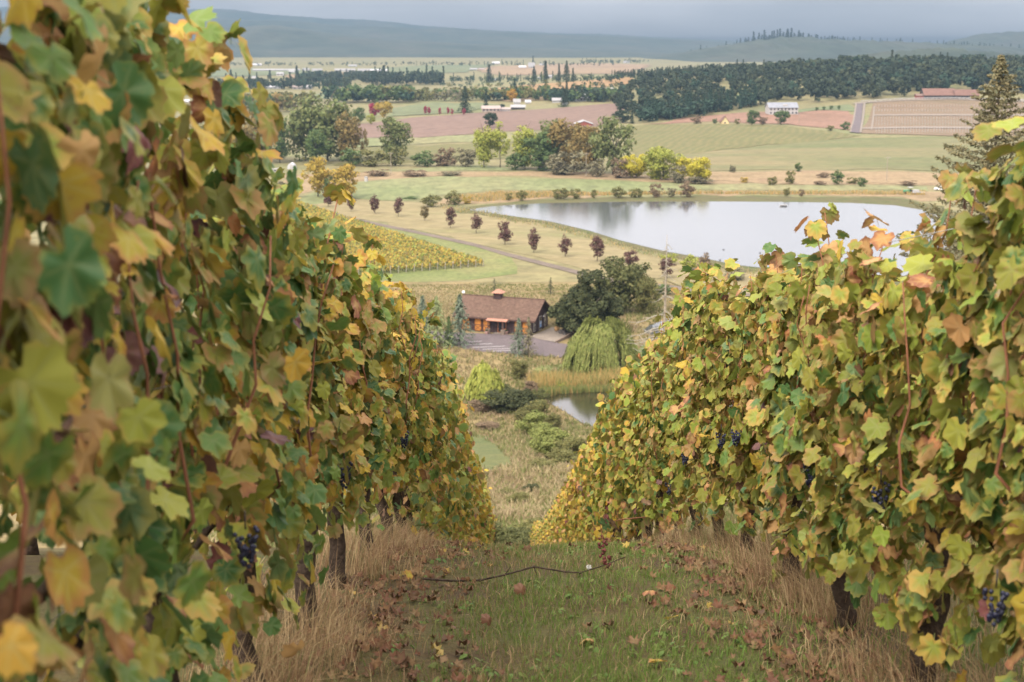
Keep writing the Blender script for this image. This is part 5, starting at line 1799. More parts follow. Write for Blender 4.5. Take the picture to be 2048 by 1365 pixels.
# ------------------------------------------------------------------ lower vineyard block
def lower_vineyard():
    mats = [M['f_gold'], M['f_olive'], M['f_lime'], M['f_green'], M['f_rust']]
    a = at(966, 536); b = at(640, 428)
    d = Vector((b.x - a.x, b.y - a.y, 0)); d.normalize()
    # end posts line
    e0 = at(966, 534); e1 = at(765, 549)
    ev = Vector((e1.x - e0.x, e1.y - e0.y, 0)); el = ev.length; ev.normalize()
    nr = 19
    pw = plain('vineyard_post_wood', (.32, .29, .24), .9, .1, .25, 3)
    rr = np.random.default_rng(12)
    sp = el / 13
    names = ['first', 'second', 'third', 'fourth', 'fifth', 'sixth', 'seventh', 'eighth', 'ninth', 'tenth', 'eleventh', 'twelfth', 'thirteenth', 'fourteenth', 'fifteenth', 'sixteenth', 'seventeenth', 'eighteenth', 'nineteenth']
    for i in range(nr):
        s = e0 + ev * (sp * i)
        if i == 11 or i > 13:
            pass
        L = 190.0
        root = thing('vine_row', (s.x, s.y, float(H(s.x, s.y))), f'{names[i]} row from the right of the yellowing vineyard block beyond the shed', 'vine row', 'rows of the lower vineyard block')
        n = 2600
        t = L * rr.random(n) ** 1.2
        hgt = .75 + 1.15 * rr.random(n) ** .8 + .2 * (vnoise(t / 1.3, t * 0 + i, 4) - .5)
        w = .34 * rr.normal(0, 1, n)
        lx = d.x * t - d.y * w; ly = d.y * t + d.x * w
        pos = np.stack([lx, ly, hgt + H(s.x + lx, s.y + ly) - root.location.z], 1)
        nrm = np.stack([-d.y * np.sign(w) + rr.normal(0, .5, n), d.x * np.sign(w) + rr.normal(0, .5, n) - .4, .6 + rr.normal(0, .4, n)], 1)
        q = np.array([[-.5, -.5, 0], [.5, -.45, .1], [.45, .5, 0], [-.4, .45, -.1]])
        V = np.einsum('nij,kj->nki', frames(nrm, rr.normal(0, 1, (n, 3))), q) * rr.uniform(.25, .55, n)[:, None, None] + pos[:, None, :]
        F = (np.arange(n) * 4)[:, None] + np.arange(4)[None]
        k = vnoise(t / 4, t * 0 + i * .7, 17)
        mi = np.where(rr.random(n) < .25 + .5 * k, 0, rr.choice([1, 2, 3, 4], n, p=[.35, .3, .2, .15]))
        link('foliage', mesh_np('foliage', V.reshape(-1, 3), [(F, mi)], mats), root, kind='stuff')
        m = MB()
        for j in range(0, 16):
            tt = 1.0 + j * 1.6
            m.tube([(d.x * tt, d.y * tt, -.1), (d.x * tt + .05, d.y * tt, .85)], [.06, .04], 5)
        link('trunks', m.mesh('trunks', M['bark']), root, kind='stuff')
        link('end_post', MB().tube([(0, 0, -.1), (d.x * -.25, d.y * -.25, 2.0)], [.11, .10], 6).mesh('end_post', pw), root)


lower_vineyard()

# ------------------------------------------------------------------ the brown shed
def shed():
    base = at(1063, 671)
    rz = R(-20)
    W, D, E, RG_ = 14.7, 9.6, 3.15, 5.85
    root = thing('shed', base, 'long dark brown wooden shed with pinkish brown shingle roof and orange cross braced doors', 'shed', rz=rz)
    brown = plain('shed_siding', (.050, .033, .034), .85, .2, .25, 1.2)
    trim = plain('shed_trim', (.085, .05, .04), .8, .2, .2, 2)
    orange = plain('orange_door_wood', (.46, .185, .035), .6, .3, .2, 1.0)
    brace = plain('dark_brace_wood', (.12, .055, .03), .8, .2, .2, 2)
    glass = plain('dark_glass', (.015, .018, .022), .08, .6, .2, 1)
    cream = plain('cream_frame', (.48, .44, .40), .7, .3, .1, 3)
    stone = plain('stone_base', (.17, .13, .10), .95, .1, .4, 6, bump=.8)
    canopy_m = plain('pink_canopy', (.31, .155, .105), .7, .2, .12, 1)
    white = plain('white_globe', (.82, .82, .80), .4, .3, .03, 2)
    shing, nt, out = new_mat('roof_shingles')
    tc = nt.nodes.new('ShaderNodeTexCoord')
    br = nt.nodes.new('ShaderNodeTexBrick'); br.inputs['Scale'].default_value = 1.0
    br.inputs['Brick Width'].default_value = .34; br.inputs['Row Height'].default_value = .17; br.inputs['Mortar Size'].default_value = .012
    br.inputs['Color1'].default_value = (*lin(138, 114, 96, .5), 1); br.inputs['Color2'].default_value = (*lin(118, 94, 80, .5), 1); br.inputs['Mortar'].default_value = (*lin(90, 66, 60, .6), 1)
    nt.links.new(tc.outputs['Object'], br.inputs[0])
    c = mixc(nt, .6, br.outputs[0], ramp(nt, noise(nt, tc.outputs['Object'], 1.7, 4), [(.6, .6, .6), (1.35, 1.3, 1.3)], [.3, .7]), 'MULTIPLY')
    p = nt.nodes.new('ShaderNodeBsdfPrincipled'); p.inputs['Roughness'].default_value = .9; p.inputs['Specular IOR Level'].default_value = .2
    nt.links.new(c, p.inputs['Base Color']); nt.links.new(p.outputs[0], out.inputs[0])

    # walls with gables as one shell
    m = MB()
    m.poly([(-W, 0, -.3), (0, 0, -.3), (0, 0, E), (-W, 0, E)])
    m.poly([(0, D, -.3), (-W, D, -.3), (-W, D, E), (0, D, E)])
    for x, fl in ((0, 1), (-W, -1)):
        q = [(x, 0, -.3), (x, D, -.3), (x, D, E), (x, D / 2, RG_ - .12), (x, 0, E)]
        m.poly(q if fl > 0 else q[::-1])
    wall = link('wall', m.mesh('wall', brown), root)
    # battens on the front and gable
    for x in np.arange(-W + .3, -.1, .6):
        link('batten', MB().box(x - .03, x + .03, -.03, -.002, 0, E - .05).mesh('batten', trim), wall)
    for y in np.arange(.3, D, .6):
        zt = E + (RG_ - E) * (1 - abs(y - D / 2) / (D / 2)) - .25
        link('batten', MB().box(.002, .03, y - .03, y + .03, 0, zt).mesh('batten', trim), wall)
    # roof: two thick slopes with overhang, fascia
    oh, og = .75, .95
    sl = (RG_ - E) / (D / 2)
    for s, nm in ((1, 'roof'), (-1, 'roof')):
        y0 = -oh if s > 0 else D + oh
        z0 = E - sl * oh
        m = MB()
        a, b, c_, d_ = (-W - og, y0, z0), (og, y0, z0), (og, D / 2, RG_), (-W - og, D / 2, RG_)
        th = .16
        top = [Vector(v) + Vector((0, 0, th)) for v in (a, b, c_, d_)]; bot = [Vector(v) for v in (a, b, c_, d_)]
        pts = [top, bot]
        order = (lambda l: l) if s > 0 else (lambda l: l[::-1])
        m.poly(order(top)); m.poly(order(bot)[::-1])
        for i in range(4):
            j = (i + 1) % 4
            m.poly(order([bot[i], bot[j], top[j], top[i]]))
        rf = link(nm, m.mesh('roof', shing), root)
        if s > 0:
            # fascia board under the front eave and along the right gable
            link('fascia', MB().box(-W - og, og, y0 - .04, y0 - .003, z0 - .16, z0 + .10).mesh('fascia', trim), rf)
            link('rake_board', MB().beam((og + .03, y0, z0 + .02), (og + .03, D / 2, RG_ + .02), .05, .26).mesh('rake_board', trim), rf)
        else:
            link('rake_board', MB().beam((og + .03, y0, z0 + .02), (og + .03, D / 2, RG_ + .02), .05, .26).mesh('rake_board', trim), rf)
    link('ridge_cap', MB().beam((-W - og, D / 2, RG_ + .19), (og, D / 2, RG_ + .19), .34, .06).mesh('ridge_cap', shing), root)
    # cupola
    cx = -8.4
    cu = link('cupola', MB().box(cx - .72, cx + .72, D / 2 - .72, D / 2 + .72, RG_ - .3, RG_ + .95).mesh('cupola', brown), root)
    m = MB()
    k = 1.15; zc = RG_ + .95
    C4 = [(cx - k, D / 2 - k, zc), (cx + k, D / 2 - k, zc), (cx + k, D / 2 + k, zc), (cx - k, D / 2 + k, zc)]
    ap = (cx, D / 2, zc + .75)
    for i in range(4):
        m.poly([C4[i], C4[(i + 1) % 4], ap])
    m.poly(C4[::-1])
    link('cupola_roof', m.mesh('cupola_roof', canopy_m), cu)
    for i in range(3):
        link('louvre', MB().box(cx - .55, cx + .55, D / 2 - .77, D / 2 - .722, RG_ + .25 + .2 * i, RG_ + .35 + .2 * i).mesh('louvre', trim), cu)

    # orange doors with X bracing
    def xdoor(x0, x1):
        d = link('door', MB().box(x0, x1, -.10, -.034, .12, 2.85).mesh('door', orange), root)
        xm = (x0 + x1) / 2
        def bar(nm, p, q, w=.13):
            link(nm, MB().beam(p, q, .03, w).mesh(nm, brace), d)
        bar('rail', (x0, -.13, 1.32), (x1, -.13, 1.32)); bar('rail', (x0, -.13, .18), (x1, -.13, .18)); bar('rail', (x0, -.13, 2.80), (x1, -.13, 2.80))
        link('stile', MB().box(x0 - .05, x0 + .08, -.15, -.101, .12, 2.85).mesh('stile', brace), d)
        link('stile', MB().box(x1 - .08, x1 + .05, -.15, -.101, .12, 2.85).mesh('stile', brace), d)
        bar('brace', (x0, -.12, .24), (x1, -.12, 1.26)); bar('brace', (x0, -.125, 1.26), (x1, -.125, .24))
    for x0, x1 in ((-11.35, -10.0), (-9.65, -8.3), (-3.35, -2.0), (-1.75, -.45), (-13.9, -12.4)):
        xdoor(x0, x1)
    # entrance: canopy on stone footed posts, glazed door, step
    can = link('entrance_canopy', MB().poly([(-8.5, -1.7, 2.62), (-4.35, -1.7, 2.62), (-4.35, -.05, 3.02), (-8.5, -.05, 3.02)]).poly([(-8.5, -.05, 2.92), (-4.35, -.05, 2.92), (-4.35, -1.7, 2.50), (-8.5, -1.7, 2.50)]).poly([(-8.5, -1.7, 2.5), (-4.35, -1.7, 2.5), (-4.35, -1.7, 2.62), (-8.5, -1.7, 2.62)]).poly([(-4.35, -1.7, 2.5), (-4.35, -.05, 2.92), (-4.35, -.05, 3.02), (-4.35, -1.7, 2.62)]).poly([(-8.5, -.05, 2.92), (-8.5, -1.7, 2.5), (-8.5, -1.7, 2.62), (-8.5, -.05, 3.02)]).mesh('entrance_canopy', canopy_m), root)
    for x in (-8.1, -5.1):
        po = link('post', MB().box(x - .09, x + .09, -1.6, -1.42, .95, 2.52).mesh('post', trim), root)
        link('stone_base', MB().box(x - .38, x + .38, -1.85, -1.15, -.1, .95).mesh('stone_base', stone), po)
    dr = link('entrance_door', MB().box(-6.75, -5.0, -.09, -.034, .1, 2.45).mesh('entrance_door', plain('door_timber', (.30, .12, .05), .6, .3, .2, 2)), root)
    link('glass', MB().box(-6.55, -5.85, -.115, -.092, .25, 2.3).mesh('glass', glass), dr)
    link('glass', MB().box(-5.55, -5.15, -.115, -.092, .9, 2.3).mesh('glass', glass), dr)
    link('handle', MB().box(-5.78, -5.70, -.17, -.10, 1.0, 1.3).mesh('handle', M['wire']), dr)
    link('step', MB().box(-7.2, -5.2, -1.5, -.12, -.1, .12).mesh('step', M['concrete']), root)
    for x in (-4.5,):
        link('globe_lamp', MB().ball((x, -.28, 2.45), .17, 10, 7).mesh('globe_lamp', white, True), root)
    link('globe_lamp', MB().ball((-W - og + .1, D / 2, RG_ + .55), .30, 12, 8).mesh('globe_lamp', white, True), root)
    link('lamp_stem', MB().tube([(-W - og + .1, D / 2, RG_), (-W - og + .1, D / 2, RG_ + .3)], .05, 6).mesh('lamp_stem', trim), root)
    # gable windows, poster and lamps
    for y0, y1, z0, z1 in ((1.0, 2.1, .45, 2.75), (4.3, 5.6, .1, 2.75), (7.2, 8.3, .45, 2.75)):
        w = link('window', MB().box(.034, .07, y0, y1, z0, z1).mesh('window', cream), root)
        for a, b in ((y0 + .12, (y0 + y1) / 2 - .05), ((y0 + y1) / 2 + .05, y1 - .12)):
            for c0, c1 in ((z0 + .12, (z0 + z1) / 2 - .05), ((z0 + z1) / 2 + .05, z1 - .12)):
                link('pane', MB().box(.072, .085, a, b, c0, c1).mesh('pane', glass), w)
    ps = link('poster', MB().box(.088, .12, 4.5, 5.4, .6, 1.75).mesh('poster', plain('blue_poster', (.20, .36, .66), .6, .3, .1, 2)), root)
    link('poster_heading', MB().box(.122, .126, 4.6, 5.3, 1.25, 1.65).mesh('poster_heading', plain('pale_print', (.6, .68, .78), .6, .3, .1, 2)), ps)
    for y in (6.3, 9.2):
        link('globe_lamp', MB().ball((.26, y, 2.5), .15, 10, 7).mesh('globe_lamp', white, True), root)
    # pots by the door
    terr = plain('pink_pot', (.42, .26, .22), .8, .2, .15, 4)
    for px, l in ((973, 'pink flower pot left of the shed entrance'), (1012, 'pink flower pot right of the shed entrance')):
        q = at(px, 669)
        t = thing('flower_pot', q, l, 'pot', 'flower pots by the shed door')
        m = MB().tube([(0, 0, 0), (0, 0, .1), (0, 0, .5), (0, 0, .56)], [.22, .25, .36, .38], 10)
        link('pot', m.mesh('pot', terr, True), t)
        V, F = cloud([(0, 0, .72, .28, .7)], 90, .12, 5)
        link('plant', mesh_np('plant', V, [(F, 0)], [M['f_oak']]), t)
    q = at(1114, 663)
    t = thing('barrel_planter', q, 'tan barrel planter on the concrete apron under the oak', 'planter')
    link('barrel', MB().tube([(0, 0, 0), (0, 0, .3), (0, 0, .7), (0, 0, .95)], [.38, .5, .5, .4], 12).mesh('barrel', plain('barrel_wood', (.36, .22, .10), .8, .2, .25, 4), True), t)
    V, F = cloud([(0, 0, 1.2, .4, .7)], 120, .14, 6)
    link('plant', mesh_np('plant', V, [(F, 0)], [M['f_olive']]), t)
    rk = plain('dark_boulder', (.09, .08, .075), .95, .1, .4, 2, bump=.8)
    rb = random.Random(3)
    for i, (px, py, s, l) in enumerate([(1124, 668, .75, 'left grey boulder at the apron edge'), (1134, 666, .95, 'biggest dark boulder at the apron edge'), (1146, 669, .65, 'right grey boulder at the apron edge'), (1130, 671, .45, 'small pale boulder in front of the boulders')]):
        m = MB().ball((0, 0, s * .5), s, 9, 6, .7)
        m.v = [(x + rb.gauss(0, .07) * s, y + rb.gauss(0, .07) * s, z + rb.gauss(0, .06) * s) for x, y, z in m.v]
        o = link('boulder', m.mesh('boulder', rk), loc=at(px, py)); tag(o, l, 'boulder', 'boulders at the apron edge')
    # low retaining wall along the apron
    a, b = at(1112, 687), at(1150, 669)
    o = link('retaining_wall', MB().beam((0, 0, .1), tuple((b - a) + Vector((0, 0, .35))), .3, .7).mesh('retaining_wall', stone), loc=a)
    tag(o, 'low stone retaining wall along the right edge of the concrete apron', 'wall')


shed()

# ------------------------------------------------------------------ far buildings
WM = {'white': plain('white_wall', (.36, .35, .335), .7, .2, .06, .5), 'grey': plain('grey_wall', (.34, .34, .34), .8, .2, .1, .5), 'red': plain('red_barn_wall', (.24, .075, .055), .8, .2, .15, .5),
      'dark': plain('dark_wall', (.05, .045, .04), .8, .2, .2, .5), 'yellow': plain('yellow_wall', (.60, .48, .26), .8, .2, .1, .5), 'pink': plain('pinkish_wall', (.30, .245, .22), .8, .2, .1, .5),
      'metal': plain('pale_metal_roof', (.27, .265, .26), .6, .3, .06, .5), 'slate': plain('grey_roof', (.20, .21, .23), .8, .2, .15, .5), 'rust': plain('rust_red_roof', (.15, .085, .065), .8, .2, .15, .5),
      'lightgrey': plain('light_grey_roof', (.46, .46, .47), .7, .2, .08, .5), 'brownroof': plain('brown_roof', (.17, .11, .085), .8, .2, .15, .5), 'glass': plain('window_glass', (.02, .024, .03), .1, .6, .1, 1)}


def building(px, base, wpx, wallpx, roofpx, wall, roof, label, name='house', depth=.55, rz=0.0, win=(0, 0), gable_front=False, far=None, cat=None):
    p = at(px, base)
    k = p.y / FPX
    w, h, r_ = wpx * k, wallpx * k, roofpx * k
    d = w * depth if not gable_front else max(w * 1.3, 8)
    root = thing(name, p, label, cat or name.replace('_', ' '), rz=rz)
    m = MB()
    x0, x1 = -w / 2, w / 2
    if gable_front:
        for y, fl in ((0, 1), (d, -1)):
            q = [(x0, y, -.5), (x1, y, -.5), (x1, y, h), (0, y, h + r_), (x0, y, h)]
            m.poly(q if fl > 0 else q[::-1])
        m.poly([(x0, d, -.5), (x0, 0, -.5), (x0, 0, h), (x0, d, h)]); m.poly([(x1, 0, -.5), (x1, d, -.5), (x1, d, h), (x1, 0, h)])
    else:
        m.poly([(x0, 0, -.5), (x1, 0, -.5), (x1, 0, h), (x0, 0, h)]); m.poly([(x1, d, -.5), (x0, d, -.5), (x0, d, h), (x1, d, h)])
        for x, fl in ((x1, 1), (x0, -1)):
            q = [(x, 0, -.5), (x, d, -.5), (x, d, h), (x, d / 2, h + r_ * .98), (x, 0, h)]
            m.poly(q if fl > 0 else q[::-1])
    wl = link('wall', m.mesh('wall', WM[wall]), root)
    m = MB(); o = .5; t = .25
    if gable_front:
        e = r_ / (w / 2) * o
        A = [(x0 - o, -o, h - e), (0, -o, h + r_), (0, d + o, h + r_), (x0 - o, d + o, h - e)]
        B = [(0, -o, h + r_), (x1 + o, -o, h - e), (x1 + o, d + o, h - e), (0, d + o, h + r_)]
    else:
        e = r_ / (d / 2) * o
        A = [(x0 - o, -o, h - e), (x1 + o, -o, h - e), (x1 + o, d / 2, h + r_), (x0 - o, d / 2, h + r_)]
        B = [(x0 - o, d / 2, h + r_), (x1 + o, d / 2, h + r_), (x1 + o, d + o, h - e), (x0 - o, d + o, h - e)]
    for Q in (A, B):
        top = [(a, b, c + t) for a, b, c in Q]
        m.poly(top); m.poly(Q[::-1])
        for i in range(4):
            m.poly([Q[i], Q[(i + 1) % 4], top[(i + 1) % 4], top[i]])
    link('roof', m.mesh('roof', WM[roof]), root)
    nx, nz = win
    for j in range(nz):
        for i in range(nx):
            cx = x0 + w * (i + .5) / nx; cz = h * (j + .55) / nz
            ww = min(1.2, w / nx * .4); hh = min(1.5, h / nz * .5)
            wn = link('window', MB().box(cx - ww / 2, cx + ww / 2, -.06, -.003, cz - hh / 2, cz + hh / 2).mesh('window', WM['glass']), root)
    return root


Bd = building
wh = Bd(1567, 230, 58, 14, 9, 'white', 'slate', 'large white two storey house with grey roof below the wooded hill', rz=R(4), win=(8, 2))
k_ = wh.location.y / FPX
link('dormer', MB().box(5 * k_ - 2, 5 * k_ + 1.2, 1.0, 4.5, 14 * k_, 20 * k_).mesh('dormer', WM['white']), wh)
Bd(1450, 249, 15, 5, 10, 'yellow', 'rust', 'small yellow gabled cottage with red roof on the red soil field', 'cottage', gable_front=True, win=(1, 1))
Bd(1168, 252, 34, 3, 6, 'red', 'metal', 'red barn with white metal roof behind the middle grove', 'barn', gable_front=True)
Bd(1880, 199, 62, 8, 12, 'dark', 'rust', 'long low winery building with rust red roof on the hill', 'winery_building', win=(7, 1), cat='building')
Bd(1934, 199, 46, 8, 10, 'dark', 'rust', 'right wing of the hilltop winery with rust red roof', 'winery_building', win=(5, 1), cat='building')
Bd(1846, 199, 26, 7, 3, 'red', 'brownroof', 'low flat roofed annex at the left of the hilltop winery', 'annex', cat='building')
Bd(982, 224, 36, 6, 5, 'pink', 'pink', 'pinkish long farmhouse behind the ploughed field', 'farmhouse', win=(5, 1))
Bd(1007, 223, 26, 4, 3, 'white', 'pink', 'low pale shed joined to the pinkish farmhouse', 'farm_shed', cat='shed')
Bd(1036, 220, 28, 5, 4, 'dark', 'metal', 'dark open shed with white roof right of the farmhouse', 'farm_shed', cat='shed')
Bd(1034, 210, 13, 6, 5, 'white', 'metal', 'little white house behind the open shed', 'house')
Bd(1056, 208, 10, 4, 3, 'white', 'lightgrey', 'tiny white outbuilding left of the pole trees', 'outbuilding', cat='shed')
Bd(1114, 206, 18, 5, 4, 'white', 'metal', 'white barn by the slim conifers', 'barn')
Bd(1166, 203, 40, 7, 7, 'grey', 'lightgrey', 'long barn with pale grey roof below the orange slope', 'barn', win=(6, 1))
Bd(1130, 212, 8, 3, 2, 'white', 'metal', 'tiny white shed before the dark conifer', 'outbuilding', cat='shed')
Bd(1219, 189, 12, 9, 3, 'white', 'metal', 'white silo house at the corner of the wood', 'outbuilding', cat='shed')
for px, b, w, h, r_, wl, rf, l, nm in [(552, 143, 92, 2.5, 2, 'white', 'metal', 'longest white greenhouse of the far plain', 'greenhouse'), (612, 143, 14, 3, 3, 'white', 'metal', 'short greenhouse right of the longest one', 'greenhouse'),
                                       (634, 144, 20, 3, 3, 'white', 'metal', 'white greenhouse behind the dark fir', 'greenhouse'), (690, 144, 40, 3.5, 2.5, 'white', 'metal', 'broad white greenhouse left of the tan field', 'greenhouse'),
                                       (728, 144, 24, 3, 3, 'white', 'metal', 'greenhouse at the right end of the white line', 'greenhouse'), (757, 144, 34, 3, 2, 'grey', 'lightgrey', 'grey greenhouse ending the white line', 'greenhouse'),
                                       (705, 134, 16, 2, 2, 'white', 'metal', 'white farm building above the greenhouses', 'far_house'), (512, 132, 20, 2, 2, 'white', 'lightgrey', 'distant pale roof below the left hill', 'far_house'),
                                       (560, 152, 14, 4, 3, 'white', 'metal', 'white house beneath the long greenhouse', 'far_house'), (584, 147, 12, 3, 3, 'white', 'metal', 'small white house left of the dark column fir', 'far_house'),
                                       (508, 158, 8, 2, 3, 'white', 'metal', 'tiny bright roof above the far belt', 'far_house'), (487, 179, 19, 3, 5, 'white', 'metal', 'white roofed house in the far left belt', 'far_house'),
                                       (515, 178, 17, 5, 3, 'white', 'metal', 'white house with open gable right of the white roof', 'far_house'), (547, 178, 34, 3, 3, 'grey', 'lightgrey', 'long grey barn between white houses', 'far_barn'),
                                       (595, 179, 20, 4, 3, 'white', 'pink', 'white house with pinkish roof before the belt', 'far_house'), (616, 179, 15, 4, 4, 'white', 'metal', 'compact white house right of the pinkish roof', 'far_house'),
                                       (372, 187, 14, 4, 3, 'white', 'metal', 'white house glimpsed through the left vine shoot', 'far_house'), (372, 206, 12, 3, 3, 'white', 'lightgrey', 'white shed glimpsed under the left vine shoot', 'far_shed'),
                                       (1063, 137, 12, 4, 7, 'white', 'metal', 'bright white far barn beside the lone fir', 'far_barn'), (1045, 137, 14, 2, 3, 'pink', 'lightgrey', 'pale house left of the bright white barn', 'far_house'),
                                       (947, 141, 14, 2, 2, 'white', 'metal', 'white house on the tan far field', 'far_house'), (964, 141, 12, 2, 2, 'pink', 'pink', 'pink roofed house on the tan far field', 'far_house'),
                                       (992, 129, 14, 2, 3, 'pink', 'lightgrey', 'grey pink house at the hill foot', 'far_house'), (1083, 132, 8, 2, 2, 'white', 'metal', 'small white house right of the bright barn', 'far_house'),
                                       (1032, 162, 6, 2, 2, 'white', 'metal', 'tiny white shed on the hamlet meadow', 'far_shed'), (1079, 160, 8, 3, 2, 'white', 'metal', 'white shed between two hamlet firs', 'far_shed'),
                                       (1101, 157, 7, 4, 2, 'white', 'metal', 'white cottage at the tallest hamlet fir', 'far_house'), (1253, 127, 12, 2, 2, 'white', 'metal', 'pale farm at the foot of the blue ridge', 'far_house'), (988, 162, 10, 2, 2, 'grey', 'metal', 'grey shed by the triangular fir', 'far_shed')]:
    Bd(px, b, w, h, r_, wl, rf, l, nm, cat=nm.replace('far_', ''), depth=.13 if nm == 'greenhouse' else .55, win=(max(1, int(w // 7)), 1) if w > 11 and nm != 'greenhouse' else (0, 0))

# tracks and fence on the hill vineyard
for pts in ([(1702, 209), (1720, 206), (1800, 200.5), (1900, 198.5), (2100, 204), (2100, 207), (1900, 201), (1800, 203), (1740, 207), (1720, 209)], [(1748, 231), (1850, 230), (2100, 231), (2100, 234), (1850, 233), (1748, 233.5)],
            [(1724, 257), (1850, 255), (2140, 257), (2140, 260.5), (1850, 258.5), (1724, 260)], [(1741, 262), (1747, 214), (1750, 214), (1745, 262)], [(1699, 266), (1711, 207), (1714, 207), (1702, 266)], [(1719, 267), (1727, 208), (1731, 208), (1723, 267)]):
    drape('pale_track', pxpoly(pts), M['concrete'], .6)


def picket(pts, label, hh=2.2, step=9):
    P = [at(*p) for p in pts]
    root = thing('fence', P[0], label, 'fence')
    m = WM['white']
    prev = None
    for i in range(len(P) - 1):
        n = max(1, int((pts[i + 1][0] - pts[i][0]) / step))
        for k in range(n):
            q = P[i].lerp(P[i + 1], k / n); q.z = float(H(q.x, q.y)); q -= P[0]
            link('post', MB().box(q.x - .12, q.x + .12, q.y - .12, q.y + .12, q.z - .2, q.z + hh).mesh('post', m), root)
            if prev is not None:
                link('rail', MB().beam(prev + Vector((0, -.2, hh * .85)), q + Vector((0, -.2, hh * .85)), .1, .5).mesh('rail', m), root)
            prev = q


picket([(1722, 207), (1800, 202), (1900, 200), (2060, 205)], 'white post and rail fence along the top of the hill vineyard')


def hill_vines():
    rr = np.random.default_rng(3)
    m = WM['grey']
    labs = ['lowest', 'second lowest', 'third lowest', 'middle', 'third highest', 'second highest', 'highest']
    for i, py in enumerate([267, 262.5, 252, 245, 239, 224, 215]):
        a, b = at(1752, py), at(2100, py)
        root = thing('vine_row', a, f'{labs[i]} cross row of bare posts on the hill vineyard', 'vine row', 'post rows of the hill vineyard')
        mb = MB()
        n = 60
        for k in range(n):
            q = a.lerp(b, k / n); q.z = float(H(q.x, q.y)); q -= a
            mb.box(q.x - .08, q.x + .08, q.y - .08, q.y + .08, q.z, q.z + 1.9)
        link('posts', mb.mesh('posts', m), root, kind='stuff')


hill_vines()


# ------------------------------------------------------------------ poles, vehicles, raft
def pole(px, base, top, label, cross=True):
    p = at(px, base); k = p.y / FPX
    h = (base - top) * k
    root = thing('utility_pole', p, label, 'utility pole')
    link('pole', MB().tube([(0, 0, -.3), (0, 0, h)], [.17, .11], 8).mesh('pole', M['dead_wood']), root)
    if cross:
        link('crossarm', MB().beam((-1.1, 0, h - .6), (1.1, 0, h - .6), .12, .14).mesh('crossarm', M['dead_wood']), root)
        for x in (-1, -.4, .4, 1):
            link('insulator', MB().box(x - .05, x + .05, -.05, .05, h - .52, h - .32).mesh('insulator', WM['grey']), root)


pole(782, 349, 305, 'pale utility pole left of the grove by the lens shaped field')
pole(1172, 353, 306, 'pale utility pole in front of the middle grove')
pole(1773, 362, 314, 'thin utility pole in the dry field at right')
pole(1598, 246, 226, 'short pole right of the white house', False)
pole(1630, 371, 330, 'faint thin pole in the dry field', False) if False else None

tyre = plain('tyre_rubber', (.02, .02, .02), .9, .1, .2, 4)


def wheel(m, x, y, r, w):
    m.tube([(x, y - w / 2, r), (x, y + w / 2, r)], r, 12)


def car(px, py, label, col, L=4.4, rz=0.0):
    root = thing('parked_car', at(px, py), label, 'car', rz=rz)
    paint = plain('car_paint', col, .35, .5, .05, 1)
    m = MB()
    prof = [(-2.2, .35), (-2.2, .85), (-1.5, .95), (-.9, 1.42), (.8, 1.45), (1.6, .98), (2.2, .88), (2.25, .35)]
    a = [(x, -.85, z) for x, z in prof]; b = [(x, .85, z) for x, z in prof]
    m.poly(a); m.poly(b[::-1])
    for i in range(len(prof)):
        j = (i + 1) % len(prof)
        m.poly([a[j], a[i], b[i], b[j]])
    link('body', m.mesh('body', paint), root)
    link('window', MB().poly([(-1.25, -.86, 1.0), (1.25, -.86, 1.0), (.7, -.86, 1.36), (-.85, -.86, 1.36)]).mesh('window', WM['glass']), root)
    link('window', MB().poly([(-1.25, .86, 1.0), (-.85, .86, 1.36), (.7, .86, 1.36), (1.25, .86, 1.0)]).mesh('window', WM['glass']), root)
    for x in (-1.4, 1.4):
        for y in (-.8, .8):
            m = MB(); wheel(m, x, y, .33, .2); link('wheel', m.mesh('wheel', tyre), root)


car(1880, 381, 'white car parked on the grass behind the right vine tops', (.75, .75, .74))


def tractor():
    root = thing('tractor', at(1818, 388), 'small green tractor with white cab roof parked by the pond', 'tractor', rz=R(8))
    g = plain('tractor_green', (.05, .24, .12), .5, .4, .1, 2)
    link('hood', MB().box(-2.2, -.3, -.45, .45, .7, 1.5).mesh('hood', g), root)
    link('body', MB().box(-.3, 1.2, -.6, .6, .6, 1.3).mesh('body', g), root)
    for x in (-.25, 1.1):
        for y in (-.55, .55):
            link('cab_post', MB().box(x - .04, x + .04, y - .04, y + .04, 1.3, 2.35).mesh('cab_post', tyre), root)
    link('cab_roof', MB().box(-.45, 1.3, -.75, .75, 2.35, 2.55).mesh('cab_roof', WM['white']), root)
    link('seat', MB().box(.3, .8, -.25, .25, 1.3, 1.7).mesh('seat', tyre), root)
    for x, r_ in ((-1.6, .45), (.7, .75)):
        for y in (-.8, .8):
            m = MB(); wheel(m, x, y, r_, .35); link('wheel', m.mesh('wheel', tyre), root)
    r2 = thing('farm_trailer', at(1834, 389), 'flat white trailer loaded beside the green tractor', 'trailer', rz=R(8))
    link('bed', MB().box(-2, 3, -.9, .9, .6, .8).mesh('bed', WM['white']), r2)
    link('load', MB().box(-1.5, .6, -.8, .8, .8, 1.7).mesh('load', WM['white']), r2)
    link('drawbar', MB().beam((-2, 0, .6), (-3.2, 0, .5), .12, .12).mesh('drawbar', tyre), r2)
    for y in (-.95, .95):
        m = MB(); wheel(m, .6, y, .4, .22); link('wheel', m.mesh('wheel', tyre), r2)


tractor()


